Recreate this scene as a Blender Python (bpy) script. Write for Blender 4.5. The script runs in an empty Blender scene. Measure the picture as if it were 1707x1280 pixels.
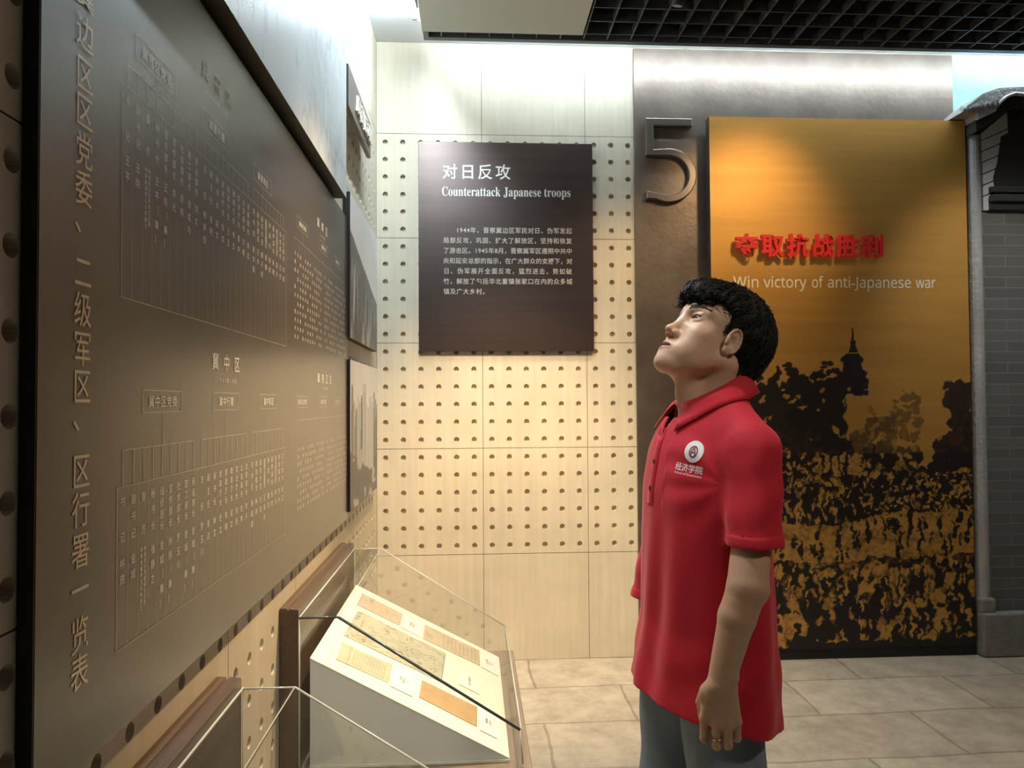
import bpy, bmesh, math, random
import numpy as np
from mathutils import Vector, Matrix
from mathutils.bvhtree import BVHTree

random.seed(7)
rng = np.random.default_rng(7)
SC = bpy.context.scene
COL = SC.collection

# ------------------------------------------------------------------ camera
cam_d = bpy.data.cameras.new('camera')
cam = bpy.data.objects.new('camera', cam_d)
COL.objects.link(cam)
cam_d.sensor_fit = 'HORIZONTAL'
cam_d.sensor_width = 36.0
cam_d.lens = 1183.285 * 36.0 / 1707.0
cam_d.clip_start = 0.02
YAW, PITCH, ROLL = 0.0567, 0.0248, -0.0060
CAM = Vector((0.5371, -4.0521, 1.4639))
fw = Vector((math.sin(YAW) * math.cos(PITCH), math.cos(YAW) * math.cos(PITCH), math.sin(PITCH)))
r0 = Vector((math.cos(YAW), -math.sin(YAW), 0))
u0 = r0.cross(fw)
rt = r0 * math.cos(ROLL) + u0 * math.sin(ROLL)
up = u0 * math.cos(ROLL) - r0 * math.sin(ROLL)
cam.matrix_world = Matrix(((rt.x, up.x, -fw.x, CAM.x), (rt.y, up.y, -fw.y, CAM.y),
                           (rt.z, up.z, -fw.z, CAM.z), (0, 0, 0, 1)))
SC.camera = cam

# ------------------------------------------------------------------ exposure, world
vs = SC.view_settings
vs.view_transform = 'Standard'
vs.look = 'None'
vs.exposure = 0.16
vs.gamma = 1.0
vs.use_curve_mapping = False
SC.render.film_transparent = False
SC.cycles.max_bounces = 8
SC.cycles.transparent_max_bounces = 24
SC.cycles.use_denoising = True
SC.cycles.sample_clamp_indirect = 4.0
world = bpy.data.worlds.new('world')
SC.world = world
world.use_nodes = True
world.node_tree.nodes['Background'].inputs[0].default_value = (0.75, 0.85, 1.0, 1)
world.node_tree.nodes['Background'].inputs[1].default_value = 0.02

# ------------------------------------------------------------------ lamps of the room and added fill lights
WARM = (1.0, 0.69, 0.36)
WARMISH = (1.0, 0.86, 0.68)
COOL = (0.78, 0.93, 1.0)


def aim(o, target):
    d = Vector(target) - o.location
    o.rotation_euler = d.to_track_quat('-Z', 'Y').to_euler()


def spot(name, loc, target, power, angle, blend, color, radius=0.04):
    d = bpy.data.lights.new(name, 'SPOT')
    d.energy = power
    d.spot_size = math.radians(angle)
    d.spot_blend = blend
    d.color = color
    d.shadow_soft_size = radius
    o = bpy.data.objects.new(name, d)
    COL.objects.link(o)
    o.location = loc
    aim(o, target)
    return o


def area(name, loc, target, power, sx, sy, color):
    d = bpy.data.lights.new(name, 'AREA')
    d.shape = 'RECTANGLE'
    d.size = sx
    d.size_y = sy
    d.energy = power
    d.color = color
    o = bpy.data.objects.new(name, d)
    COL.objects.link(o)
    o.location = loc
    aim(o, target)
    return o


SPOTS = [  # x, y, target, power, angle
    (0.62, -1.75, (0.74, 0.0, 0.35), 430, 54),
    (1.52, -0.80, (1.15, 0.0, 0.4), 95, 70),
    (2.42, -1.25, (2.05, 0.0, 2.25), 62, 56),
    (3.60, -1.45, (3.62, -0.1, 1.8), 62, 58),
]
for i, (x, y, tg, pw, an) in enumerate(SPOTS):
    spot('spot_light', (x, y, 3.30), tg, pw, an, 1.0, WARM if i < 3 else (1.0, 0.94, 0.86), 0.10)
spot('spot_light', (0.95, -1.5, 3.30), (0.0, -2.0, 0.68), 430, 50, 1.0, WARM, 0.06)
spot('spot_light', (2.1, -1.7, 3.30), (2.1, -1.6, 0.0), 150, 78, 1.0, WARMISH, 0.10)  # added downlight that brightens the floor, no fitting
spot('spot_light', (0.42, -2.50, 3.30), (0.95, -2.5, 1.45), 66, 40, 1.0, (1.0, 0.93, 0.84), 0.10)  # added spot that brightens the visitor's face, no fitting
spot('spot_light', (0.75, -4.6, 3.35), (0.42, -1.7, 0.55), 90, 25, 0.8, (0.95, 1.0, 0.96), 0.08)  # added spot behind the camera that brightens the far display case
spot('spot_light', (2.1, -4.3, 3.30), (1.12, -2.5, 1.0), 75, 36, 1.0, WARMISH, 0.12)  # added fill from behind the camera for the visitor's near side
area('fill_light', (2.8, -2.6, 3.35), (2.8, -2.6, 0.0), 5, 2.0, 1.2, WARMISH)  # added soft overhead fill, no fitting


# ------------------------------------------------------------------ helpers
def nodes_of(m):
    m.use_nodes = True
    nt = m.node_tree
    return nt, nt.nodes['Principled BSDF']


def mat(name, color, rough=0.5, metal=0.0, spec=0.5, noise=None, bump=None, emit=None, coat=0.0):
    """noise=(scale, amount, stretch xyz, second colour)  bump=(scale, strength, stretch xyz)"""
    m = bpy.data.materials.new(name)
    nt, b = nodes_of(m)
    b.inputs['Base Color'].default_value = (*color, 1)
    b.inputs['Roughness'].default_value = rough
    b.inputs['Metallic'].default_value = metal
    b.inputs['Specular IOR Level'].default_value = spec
    b.inputs['Coat Weight'].default_value = coat
    tc = nt.nodes.new('ShaderNodeTexCoord')
    if noise:
        sc, amt, st, c2 = noise
        mp = nt.nodes.new('ShaderNodeMapping')
        mp.inputs['Scale'].default_value = st
        nt.links.new(tc.outputs['Object'], mp.inputs[0])
        n = nt.nodes.new('ShaderNodeTexNoise')
        n.inputs['Scale'].default_value = sc
        n.inputs['Detail'].default_value = 6
        n.inputs['Roughness'].default_value = 0.6
        nt.links.new(mp.outputs[0], n.inputs['Vector'])
        rp = nt.nodes.new('ShaderNodeValToRGB')
        rp.color_ramp.elements[0].position = 0.5 - amt
        rp.color_ramp.elements[1].position = 0.5 + amt
        rp.color_ramp.elements[0].color = (*color, 1)
        rp.color_ramp.elements[1].color = (*c2, 1)
        nt.links.new(n.outputs[0], rp.inputs[0])
        nt.links.new(rp.outputs[0], b.inputs['Base Color'])
    if bump:
        sc, strength, st = bump
        mp = nt.nodes.new('ShaderNodeMapping')
        mp.inputs['Scale'].default_value = st
        nt.links.new(tc.outputs['Object'], mp.inputs[0])
        n = nt.nodes.new('ShaderNodeTexNoise')
        n.inputs['Scale'].default_value = sc
        n.inputs['Detail'].default_value = 5
        nt.links.new(mp.outputs[0], n.inputs['Vector'])
        bp = nt.nodes.new('ShaderNodeBump')
        bp.inputs['Strength'].default_value = strength
        bp.inputs['Distance'].default_value = 0.01
        nt.links.new(n.outputs[0], bp.inputs['Height'])
        nt.links.new(bp.outputs[0], b.inputs['Normal'])
    if emit:
        b.inputs['Emission Color'].default_value = (*emit[0], 1)
        b.inputs['Emission Strength'].default_value = emit[1]
    return m


def attr_mat(name, attr, rough=0.5, metal=0.0, spec=0.5, sss=0.0, bump=None, metal_attr=False):
    m = mat(name, (0.5, 0.5, 0.5), rough, metal, spec, bump=bump)
    nt, b = nodes_of(m)
    a = nt.nodes.new('ShaderNodeAttribute')
    a.attribute_name = attr
    nt.links.new(a.outputs['Color'], b.inputs['Base Color'])
    if metal_attr:
        nt.links.new(a.outputs['Alpha'], b.inputs['Metallic'])
    if sss:
        b.inputs['Subsurface Weight'].default_value = sss
        b.inputs['Subsurface Radius'].default_value = (0.012, 0.005, 0.003)
        b.inputs['Subsurface Scale'].default_value = 0.6
    return m


def glass_mat(name, tint, rough=0.02, gain=1.0):
    """thin sheet of glass: what it does not mirror it lets straight through"""
    m = bpy.data.materials.new(name)
    m.use_nodes = True
    nt = m.node_tree
    nt.nodes.clear()
    out = nt.nodes.new('ShaderNodeOutputMaterial')
    tr = nt.nodes.new('ShaderNodeBsdfTransparent')
    tr.inputs[0].default_value = (*tint, 1)
    gl = nt.nodes.new('ShaderNodeBsdfGlossy')
    gl.inputs['Roughness'].default_value = rough
    ge = nt.nodes.new('ShaderNodeNewGeometry')
    dt = nt.nodes.new('ShaderNodeVectorMath')
    dt.operation = 'DOT_PRODUCT'
    nt.links.new(ge.outputs['Normal'], dt.inputs[0])
    nt.links.new(ge.outputs['Incoming'], dt.inputs[1])

    def math_node(op, a, b_=0.0):
        n_ = nt.nodes.new('ShaderNodeMath')
        n_.operation = op
        for i_, q_ in enumerate((a, b_)):
            if isinstance(q_, (int, float)):
                n_.inputs[i_].default_value = q_
            else:
                nt.links.new(q_, n_.inputs[i_])
        return n_.outputs[0]
    c_ = math_node('ABSOLUTE', dt.outputs['Value'])
    c5 = math_node('POWER', math_node('SUBTRACT', 1.0, c_), 5.0)
    ml = math_node('MULTIPLY', math_node('ADD', 0.04, math_node('MULTIPLY', c5, 0.96)), gain)
    mx = nt.nodes.new('ShaderNodeMixShader')
    nt.links.new(ml, mx.inputs[0])
    nt.links.new(tr.outputs[0], mx.inputs[1])
    nt.links.new(gl.outputs[0], mx.inputs[2])
    nt.links.new(mx.outputs[0], out.inputs[0])
    return m


class MB:
    """collects shapes, builds ONE mesh object"""

    def __init__(self):
        self.v, self.f, self.n = [], [], 0

    def add(self, verts, faces):
        verts = np.asarray(verts, dtype=float).reshape(-1, 3)
        self.v.append(verts)
        for f in faces:
            self.f.append([i + self.n for i in f])
        self.n += len(verts)
        return self

    def box(self, lo, hi):
        x0, y0, z0 = lo
        x1, y1, z1 = hi
        v = [(x0, y0, z0), (x1, y0, z0), (x1, y1, z0), (x0, y1, z0),
             (x0, y0, z1), (x1, y0, z1), (x1, y1, z1), (x0, y1, z1)]
        return self.add(v, [(0, 3, 2, 1), (4, 5, 6, 7), (0, 1, 5, 4), (1, 2, 6, 5), (2, 3, 7, 6), (3, 0, 4, 7)])

    def prism(self, pts, axis, a, b):
        """polygon pts (2D) extruded along axis from a to b"""
        n = len(pts)
        vs_ = []
        for t in (a, b):
            for p in pts:
                q = list(p)
                q.insert(axis, t)
                vs_.append(q)
        fs = [tuple(range(n))[::-1], tuple(range(n, 2 * n))]
        fs += [(i, (i + 1) % n, n + (i + 1) % n, n + i) for i in range(n)]
        return self.add(vs_, fs)

    def tube(self, path, radii, seg=10, caps=True):
        path = [Vector(p) for p in path]
        if not hasattr(radii, '__len__'):
            radii = [radii] * len(path)
        rings = []
        t0 = (path[1] - path[0]).normalized()
        nrm = t0.orthogonal().normalized()
        for i, p in enumerate(path):
            a = path[max(i - 1, 0)]
            b = path[min(i + 1, len(path) - 1)]
            t = (b - a).normalized()
            nrm = (nrm - t * nrm.dot(t)).normalized()
            bn = t.cross(nrm)
            rings.append([p + (nrm * math.cos(k * 2 * math.pi / seg) + bn * math.sin(k * 2 * math.pi / seg)) * radii[i]
                          for k in range(seg)])
        v = [q for r in rings for q in r]
        f = []
        for i in range(len(path) - 1):
            for k in range(seg):
                f.append((i * seg + k, i * seg + (k + 1) % seg, (i + 1) * seg + (k + 1) % seg, (i + 1) * seg + k))
        if caps:
            f.append(tuple(range(seg))[::-1])
            f.append(tuple((len(path) - 1) * seg + k for k in range(seg)))
        return self.add([tuple(q) for q in v], f)

    def build(self, name, material, parent=None, smooth=False, bevel=0.0):
        v = np.concatenate(self.v) if self.v else np.zeros((0, 3))
        me = bpy.data.meshes.new(name)
        me.from_pydata(v.tolist(), [], self.f)
        me.update()
        return link_mesh(name, me, material, parent, smooth, bevel)


def link_mesh(name, me, material, parent=None, smooth=False, bevel=0.0):
    o = bpy.data.objects.new(name, me)
    COL.objects.link(o)
    if material:
        me.materials.append(material)
    if smooth:
        me.polygons.foreach_set('use_smooth', [True] * len(me.polygons))
    if bevel:
        md = o.modifiers.new('bevel', 'BEVEL')
        md.width = bevel
        md.segments = 2
        md.limit_method = 'ANGLE'
    if parent:
        o.parent = parent
    return o


def tag(o, label, cat, group=None):
    o['label'] = label
    o['category'] = cat
    if group:
        o['group'] = group
    return o


def struct(o):
    o['kind'] = 'structure'
    return o


def thing(name, label, cat, loc=(0, 0, 0), rz=0.0, group=None):
    o = bpy.data.objects.new(name, None)
    o.empty_display_size = 0.05
    COL.objects.link(o)
    o.location = loc
    o.rotation_euler = (0, 0, rz)
    return tag(o, label, cat, group)


def quads_mesh(name, V, F, material, parent=None, smooth=True, colors=None, attr='tone'):
    """fast build from numpy arrays (quads)"""
    me = bpy.data.meshes.new(name)
    V = np.asarray(V, dtype=np.float32)
    F = np.asarray(F, dtype=np.int32)
    k = F.shape[1]
    me.vertices.add(len(V))
    me.vertices.foreach_set('co', V.ravel())
    me.loops.add(F.size)
    me.loops.foreach_set('vertex_index', F.ravel())
    me.polygons.add(len(F))
    me.polygons.foreach_set('loop_start', np.arange(0, F.size, k, dtype=np.int32))
    me.polygons.foreach_set('loop_total', np.full(len(F), k, dtype=np.int32))
    me.update(calc_edges=True)
    me.validate()
    if colors is not None:
        paint(me, colors, attr)
    return link_mesh(name, me, material, parent, smooth)


def paint(me, colors, attr='tone'):
    c = np.ones((len(me.vertices), 4), dtype=np.float32)
    c[:, :colors.shape[1]] = colors
    a = me.color_attributes.new(attr, 'FLOAT_COLOR', 'POINT')
    a.data.foreach_set('color', c.ravel())


def grid_sheet(name, O, U, V, nu, nv, colors, material, parent=None):
    """flat sheet from O along U (nu cells) and V (nv cells); colors[(nv+1),(nu+1),3|4]"""
    O, U, V = (np.array(q, dtype=float) for q in (O, U, V))
    uu, vv = np.meshgrid(np.linspace(0, 1, nu + 1), np.linspace(0, 1, nv + 1))
    P = O + uu[..., None] * U + vv[..., None] * V
    idx = np.arange((nu + 1) * (nv + 1)).reshape(nv + 1, nu + 1)
    F = np.stack([idx[:-1, :-1], idx[:-1, 1:], idx[1:, 1:], idx[1:, :-1]], -1).reshape(-1, 4)
    return quads_mesh(name, P.reshape(-1, 3), F, material, parent, False, colors.reshape(-1, colors.shape[-1]))


def vnoise(shape, cell, seed=0, octaves=4, stretch=(1, 1)):
    """smooth value noise on a grid, 0..1"""
    g = np.random.default_rng(seed)
    H, W = shape
    out = np.zeros(shape)
    amp, tot = 1.0, 0.0
    for o in range(octaves):
        cy, cx = max(cell * stretch[0] / 2 ** o, 1.0), max(cell * stretch[1] / 2 ** o, 1.0)
        n = g.random((int(H / cy) + 3, int(W / cx) + 3))
        y = np.arange(H) / cy
        x = np.arange(W) / cx
        iy, ix = y.astype(int), x.astype(int)
        fy, fx = y - iy, x - ix
        fy = (fy * fy * (3 - 2 * fy))[:, None]
        fx = (fx * fx * (3 - 2 * fx))[None, :]
        a = n[np.ix_(iy, ix)] * (1 - fx) + n[np.ix_(iy, ix + 1)] * fx
        b = n[np.ix_(iy + 1, ix)] * (1 - fx) + n[np.ix_(iy + 1, ix + 1)] * fx
        out += amp * (a * (1 - fy) + b * fy)
        tot += amp
        amp *= 0.55
    return out / tot


# ------------------------------------------------------------------ lettering
_G = {}


def glyphs(text, extrude=0.0, bold=0.0, res=3):
    key = (text, extrude, bold, res)
    if key not in _G:
        c = bpy.data.curves.new('lettering', 'FONT')
        c.body = text
        c.extrude = extrude
        c.offset = bold
        c.resolution_u = res
        o = bpy.data.objects.new('lettering', c)
        COL.objects.link(o)
        dg = bpy.context.evaluated_depsgraph_get()
        me = bpy.data.meshes.new_from_object(o.evaluated_get(dg))
        v = np.array([tuple(p.co) for p in me.vertices]).reshape(-1, 3)
        f = [tuple(p.vertices) for p in me.polygons]
        bpy.data.objects.remove(o)
        bpy.data.curves.remove(c)
        bpy.data.meshes.remove(me)
        _G[key] = (v, f)
    return _G[key]


def char_at(mb, ch, O, U, V, w, h, extrude=0.0, bold=0.0, res=2, N=None):
    """one square character centred on O, w wide along U, h tall along V"""
    if ch in ' 　':
        return
    v, f = glyphs(ch, extrude, bold, res)
    if not len(v):
        return
    if ord(ch) < 0x2e80 and ch not in '、。，（）':
        cx, cy = (v[:, 0].min() + v[:, 0].max()) / 2, 0.36
    else:
        cx, cy = 0.5, 0.38
    O, U, V = (np.array(q, float) for q in (O, U, V))
    P = O + (v[:, :1] - cx) * w * U + (v[:, 1:2] - cy) * h * V
    if N is not None:
        P = P + v[:, 2:3] * np.array(N, float)
    mb.add(P, f)


def line_of(mb, text, O, U, V, height, width=None, bold=0.0, res=4):
    """one run of latin text, baseline starting at O, scaled to width if given"""
    v, f = glyphs(text, 0.0, bold, res)
    O, U, V = (np.array(q, float) for q in (O, U, V))
    x0 = v[:, 0].min()
    s = height
    sx = (width / (v[:, 0].max() - x0)) if width else s
    mb.add(O + (v[:, :1] - x0) * sx * U + v[:, 1:2] * s * V, f)


def bar2(mb, O, U, V, u0, v0, u1, v1):
    O, U, V = (np.array(q, float) for q in (O, U, V))
    mb.add([O + U * u0 + V * v0, O + U * u1 + V * v0, O + U * u1 + V * v1, O + U * u0 + V * v1], [(0, 1, 2, 3)])


# ------------------------------------------------------------------ materials of the room
M = {}


def stone_mat(name, base, vary, grain):
    m = mat(name, base, 0.62, 0, 0.35)
    nt, b = nodes_of(m)
    tc = nt.nodes.new('ShaderNodeTexCoord')
    n1 = nt.nodes.new('ShaderNodeTexNoise')
    n1.inputs['Scale'].default_value = 2.2
    n1.inputs['Detail'].default_value = 8
    n1.inputs['Roughness'].default_value = 0.65
    nt.links.new(tc.outputs['Object'], n1.inputs['Vector'])
    mp = nt.nodes.new('ShaderNodeMapping')
    mp.inputs['Scale'].default_value = (22, 22, 1.2)
    nt.links.new(tc.outputs['Object'], mp.inputs[0])
    n2 = nt.nodes.new('ShaderNodeTexNoise')
    n2.inputs['Scale'].default_value = 1.6
    n2.inputs['Detail'].default_value = 5
    nt.links.new(mp.outputs[0], n2.inputs['Vector'])
    mx = nt.nodes.new('ShaderNodeMixRGB')
    mx.inputs[0].default_value = grain
    nt.links.new(n1.outputs[0], mx.inputs[1])
    nt.links.new(n2.outputs[0], mx.inputs[2])
    rp = nt.nodes.new('ShaderNodeValToRGB')
    rp.color_ramp.elements[0].position = 0.36
    rp.color_ramp.elements[1].position = 0.64
    rp.color_ramp.elements[0].color = (*[c * (1 - vary) for c in base], 1)
    rp.color_ramp.elements[1].color = (*[min(1, c * (1 + vary * 0.6)) for c in base], 1)
    nt.links.new(mx.outputs[0], rp.inputs[0])
    nt.links.new(rp.outputs[0], b.inputs['Base Color'])
    bp = nt.nodes.new('ShaderNodeBump')
    bp.inputs['Strength'].default_value = 0.12
    bp.inputs['Distance'].default_value = 0.004
    nt.links.new(n1.outputs[0], bp.inputs['Height'])
    nt.links.new(bp.outputs[0], b.inputs['Normal'])
    return m


M['wall'] = stone_mat('cream_stone', (0.66, 0.60, 0.48), 0.14, 0.35)
M['seam'] = mat('dark_joint', (0.10, 0.08, 0.06), 0.9)
M['white'] = mat('white_ceiling_paint', (0.78, 0.80, 0.82), 0.7)
M['dark_wall'] = mat('dark_wall_paint', (0.10, 0.095, 0.09), 0.8)
M['void'] = mat('black_ceiling_void', (0.006, 0.006, 0.007), 0.95, spec=0.0)


def holed_slab(mb, P, u0, v0, u1, v1, us, vs, r=0.0150, depth=0.021):
    """slab face from (u0,v0) to (u1,v1) with round blind holes on the grid us x vs (pitch 0.1)"""
    for u in us:
        for v in vs:
            ring, sq, deep = [], [], []
            for k in range(16):
                a = math.pi / 8 * k
                c, s = math.cos(a), math.sin(a)
                m_ = max(abs(c), abs(s))
                q = (u + 0.05 * c / m_, v + 0.05 * s / m_)
                sq.append(P(min(max(q[0], u0), u1), min(max(q[1], v0), v1), 0))
                ring.append(P(u + r * c, v + r * s, 0))
                deep.append(P(u + r * c, v + r * s, -depth))
            V = sq + ring + deep
            F = []
            for k in range(16):
                j = (k + 1) % 16
                F.append((k, j, 16 + j, 16 + k))
                F.append((16 + k, 16 + j, 32 + j, 32 + k))
            F.append(tuple(range(32, 48)))
            mb.add(V, F)


def flat_quad(mb, P, u0, v0, u1, v1):
    mb.add([P(u0, v0, 0), P(u1, v0, 0), P(u1, v1, 0), P(u0, v1, 0)], [(0, 1, 2, 3)])


g = 0.0014   # half joint
PB = lambda u, v, d: (u, -d, v)            # back wall, d<0 goes into the wall
PL = lambda u, v, d: (d, -u, v)            # left wall, u runs towards the camera


def stone_wall(name, P, u_edges, z_edges, holes_u, plain_rows, end):
    mb = MB()
    for a, b in zip(u_edges[:-1], u_edges[1:]):
        for r in range(len(z_edges) - 1):
            z0, z1 = z_edges[r], z_edges[r + 1]
            hu = [u for u in holes_u if a + 0.03 < u < b - 0.03]
            if r in plain_rows or not hu:
                flat_quad(mb, P, a + g, z0 + g, b - g, z1 - g)
                continue
            lo, hi = hu[0] - 0.05, hu[-1] + 0.05
            if lo > a + 0.004:
                flat_quad(mb, P, a + g, z0 + g, lo, z1 - g)
            if hi < b - 0.004:
                flat_quad(mb, P, hi, z0 + g, b - g, z1 - g)
            vs_ = [z0 + 0.05 + 0.1 * k for k in range(6)]
            holed_slab(mb, P, max(a + g, lo - .004), z0 + g, min(b - g, hi + .004), z1 - g, hu, vs_)
    w = struct(mb.build(name, M['wall']))
    jb = MB()
    jb.add([P(u_edges[0] - .05, z_edges[0] - .02, -0.003), P(end, z_edges[0] - .02, -0.003),
            P(end, z_edges[-1] + .02, -0.003), P(u_edges[0] - .05, z_edges[-1] + .02, -0.003)], [(0, 1, 2, 3)])
    # joint backing is cut into strips so that it never closes the holes
    jb = MB()
    for u in u_edges:
        flat = [P(u - 0.004, z_edges[0], -0.002), P(u + 0.004, z_edges[0], -0.002),
                P(u + 0.004, z_edges[-1], -0.002), P(u - 0.004, z_edges[-1], -0.002)]
        jb.add(flat, [(0, 1, 2, 3)])
    for z in z_edges:
        flat = [P(u_edges[0], z - 0.004, -0.0024), P(u_edges[-1], z - 0.004, -0.0024),
                P(u_edges[-1], z + 0.004, -0.0024), P(u_edges[0], z + 0.004, -0.0024)]
        jb.add(flat, [(0, 1, 2, 3)])
    jb.build('stone_joint', M['seam'], w)
    bk = MB()
    bk.add([P(u_edges[0] - .05, -0.02, -0.05), P(end, -0.02, -0.05), P(end, 4.3, -0.05), P(u_edges[0] - .05, 4.3, -0.05)],
           [(0, 1, 2, 3)])
    bk.build('wall_backing', M['seam'], w)
    return w


ZE = [0, 0.6, 1.2, 1.8, 2.4, 3.0, 3.53]
wall_back = stone_wall('wall_back', PB, [0, 0.6, 1.2, 1.8, 2.4, 3.0, 3.6, 4.2, 4.8], ZE,
                       [0.05 + 0.1 * k for k in range(16)], (0, 5), 4.9)
wall_left = stone_wall('wall_left', PL, [0, 0.645, 1.245, 1.845, 2.445, 3.045, 3.645, 4.245], ZE,
                       [0.095 + 0.1 * k for k in range(41)], (5,), 4.3)

# floor of stone pavers
fl = mat('stone_paving', (0.34, 0.29, 0.225), 0.55, 0, 0.4)
nt, b = nodes_of(fl)
tc = nt.nodes.new('ShaderNodeTexCoord')
n0 = nt.nodes.new('ShaderNodeTexNoise')
n0.inputs['Scale'].default_value = 1.7
n0.inputs['Detail'].default_value = 3
nt.links.new(tc.outputs['Object'], n0.inputs['Vector'])
add = nt.nodes.new('ShaderNodeMixRGB')
add.blend_type = 'LINEAR_LIGHT'
add.inputs[0].default_value = 0.035
nt.links.new(tc.outputs['Object'], add.inputs[1])
nt.links.new(n0.outputs['Color'], add.inputs[2])
br = nt.nodes.new('ShaderNodeTexBrick')
br.inputs['Scale'].default_value = 1.0
br.inputs['Brick Width'].default_value = 0.86
br.inputs['Row Height'].default_value = 0.40
br.inputs['Mortar Size'].default_value = 0.007
br.inputs['Mortar Smooth'].default_value = 0.4
br.inputs['Color1'].default_value = (0.49, 0.445, 0.37, 1)
br.inputs['Color2'].default_value = (0.415, 0.375, 0.31, 1)
br.inputs['Mortar'].default_value = (0.30, 0.265, 0.215, 1)
nt.links.new(add.outputs[0], br.inputs['Vector'])
n1 = nt.nodes.new('ShaderNodeTexNoise')
n1.inputs['Scale'].default_value = 7
n1.inputs['Detail'].default_value = 9
n1.inputs['Roughness'].default_value = 0.7
nt.links.new(tc.outputs['Object'], n1.inputs['Vector'])
rp = nt.nodes.new('ShaderNodeValToRGB')
rp.color_ramp.elements[0].position = 0.3
rp.color_ramp.elements[1].position = 0.72
rp.color_ramp.elements[0].color = (0.55, 0.52, 0.48, 1)
rp.color_ramp.elements[1].color = (1.15, 1.12, 1.08, 1)
nt.links.new(n1.outputs[0], rp.inputs[0])
mu = nt.nodes.new('ShaderNodeMixRGB')
mu.blend_type = 'MULTIPLY'
mu.inputs[0].default_value = 0.85
nt.links.new(br.outputs[0], mu.inputs[1])
nt.links.new(rp.outputs[0], mu.inputs[2])
nt.links.new(mu.outputs[0], b.inputs['Base Color'])
bp = nt.nodes.new('ShaderNodeBump')
bp.inputs['Strength'].default_value = 0.5
bp.inputs['Distance'].default_value = 0.012
hs = nt.nodes.new('ShaderNodeMath')
hs.operation = 'SUBTRACT'
nt.links.new(n1.outputs[0], hs.inputs[0])
nt.links.new(br.outputs['Fac'], hs.inputs[1])
nt.links.new(hs.outputs[0], bp.inputs['Height'])
nt.links.new(bp.outputs[0], b.inputs['Normal'])
struct(MB().box((-0.05, -7.0, -0.1), (5.0, 0.05, 0.0)).build('floor', fl))

# shell of the hall behind and beside the camera
struct(MB().box((4.9, -7.0, 0), (5.0, 0.05, 4.3)).build('wall_right', M['dark_wall']))
struct(MB().box((-0.05, -7.1, 0), (5.0, -7.0, 4.3)).build('wall_front', M['dark_wall']))
struct(MB().box((-0.1, -7.0, 0), (-0.05, -4.25, 4.3)).build('wall_left', M['dark_wall']))
struct(MB().box((-0.1, -7.1, 4.3), (5.0, 0.1, 4.4)).build('ceiling', M['void']))
# white plaster cove: a strip of ceiling along the left wall and one along the back wall
cv = MB()
cv.box((0.0, -7.0, 3.53), (0.25, 0.0, 3.60))
cv.box((0.25, -0.235, 3.53), (4.9, 0.0, 3.60))
struct(cv.build('ceiling', M['white']))

# ------------------------------------------------------------------ dark open-cell ceiling grille
M['grille'] = mat('grey_grille_metal', (0.085, 0.087, 0.09), 0.5, 0.3)
M['grille_frame'] = mat('dark_grille_frame', (0.11, 0.115, 0.12), 0.5, 0.3)
M['cover'] = mat('grey_cover_board', (0.74, 0.77, 0.75), 0.6, 0, 0.4)
GX0, GY0, GZ = 0.29, -0.28, 3.40
gr = thing('ceiling_grille', 'dark open-cell metal grille ceiling with grey cover board over the gallery', 'ceiling grille',
           (GX0, GY0, GZ))
fb = MB()
fb.box((0, -0.032, 0), (4.55, 0, 0.045))
fb.box((0.004, -0.02, 0.045), (4.55, -0.012, 0.42))  # added tall fascia that keeps the tube light off the lattice
fb.box((0, -6.4, 0), (0.028, -0.032, 0.045))
fb.box((0.012, -6.4, 0.045), (0.020, -0.02, 0.42))  # added light shield above the left border
fb.build('border_frame_and_shield', M['grille_frame'], gr)
lb = MB()
P_ = 0.1267
for k in range(36):
    x = 0.095 + P_ * k
    lb.box((x - 0.0035, -6.4, 0.006), (x + 0.0035, -0.03, 0.05))
for k in range(50):
    y = -0.087 - P_ * k
    lb.box((0.026, y - 0.003, 0.008), (4.55, y + 0.003, 0.048))
lb.build('lattice', M['grille'], gr)
MB().box((-0.004, -2.4, -0.013), (0.838, -0.112, -0.001)).build('cover_panel', M['cover'], gr, bevel=0.002)

# ------------------------------------------------------------------ lamps: white tubes in the cove, dark spotlights on the grille
M['tube'] = mat('white_light_tube', (0.9, 0.95, 1.0), 0.4, emit=(COOL, 330.0))
M['tube_dim'] = mat('soft_white_light_tube', (0.9, 0.95, 1.0), 0.4, emit=(COOL, 62.0))
M['lamp_cap'] = mat('white_lamp_cap', (0.7, 0.7, 0.7), 0.4)


def light_tube(a, b, label, m):
    t = thing('light_tube', label, 'light tube', a, group='cove light tubes')
    a_, b_ = Vector(a), Vector(b)
    d = (b_ - a_)
    e = d.normalized()
    MB().tube([e * 0.02, d - e * 0.02], 0.011, 10).build('tube', m, t, True)
    for p, q in ((Vector((0, 0, 0)), e * 0.022), (d - e * 0.022, d)):
        MB().tube([p, q], 0.013, 10).build('end_cap', M['lamp_cap'], t, True)
    return t


light_tube((0.252, -0.42, 3.44), (0.252, -2.4, 3.44), 'white light tube above the grille edge along the left wall', M['tube'])
light_tube((0.33, -0.262, 3.478), (4.70, -0.262, 3.478), 'white light tube hidden behind the grille edge over the back wall', M['tube_dim'])
M['black'] = mat('black_lamp_metal', (0.012, 0.012, 0.013), 0.4, 0.5)
M['lens'] = mat('lamp_lens_glass', (0.25, 0.24, 0.22), 0.15)


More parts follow.
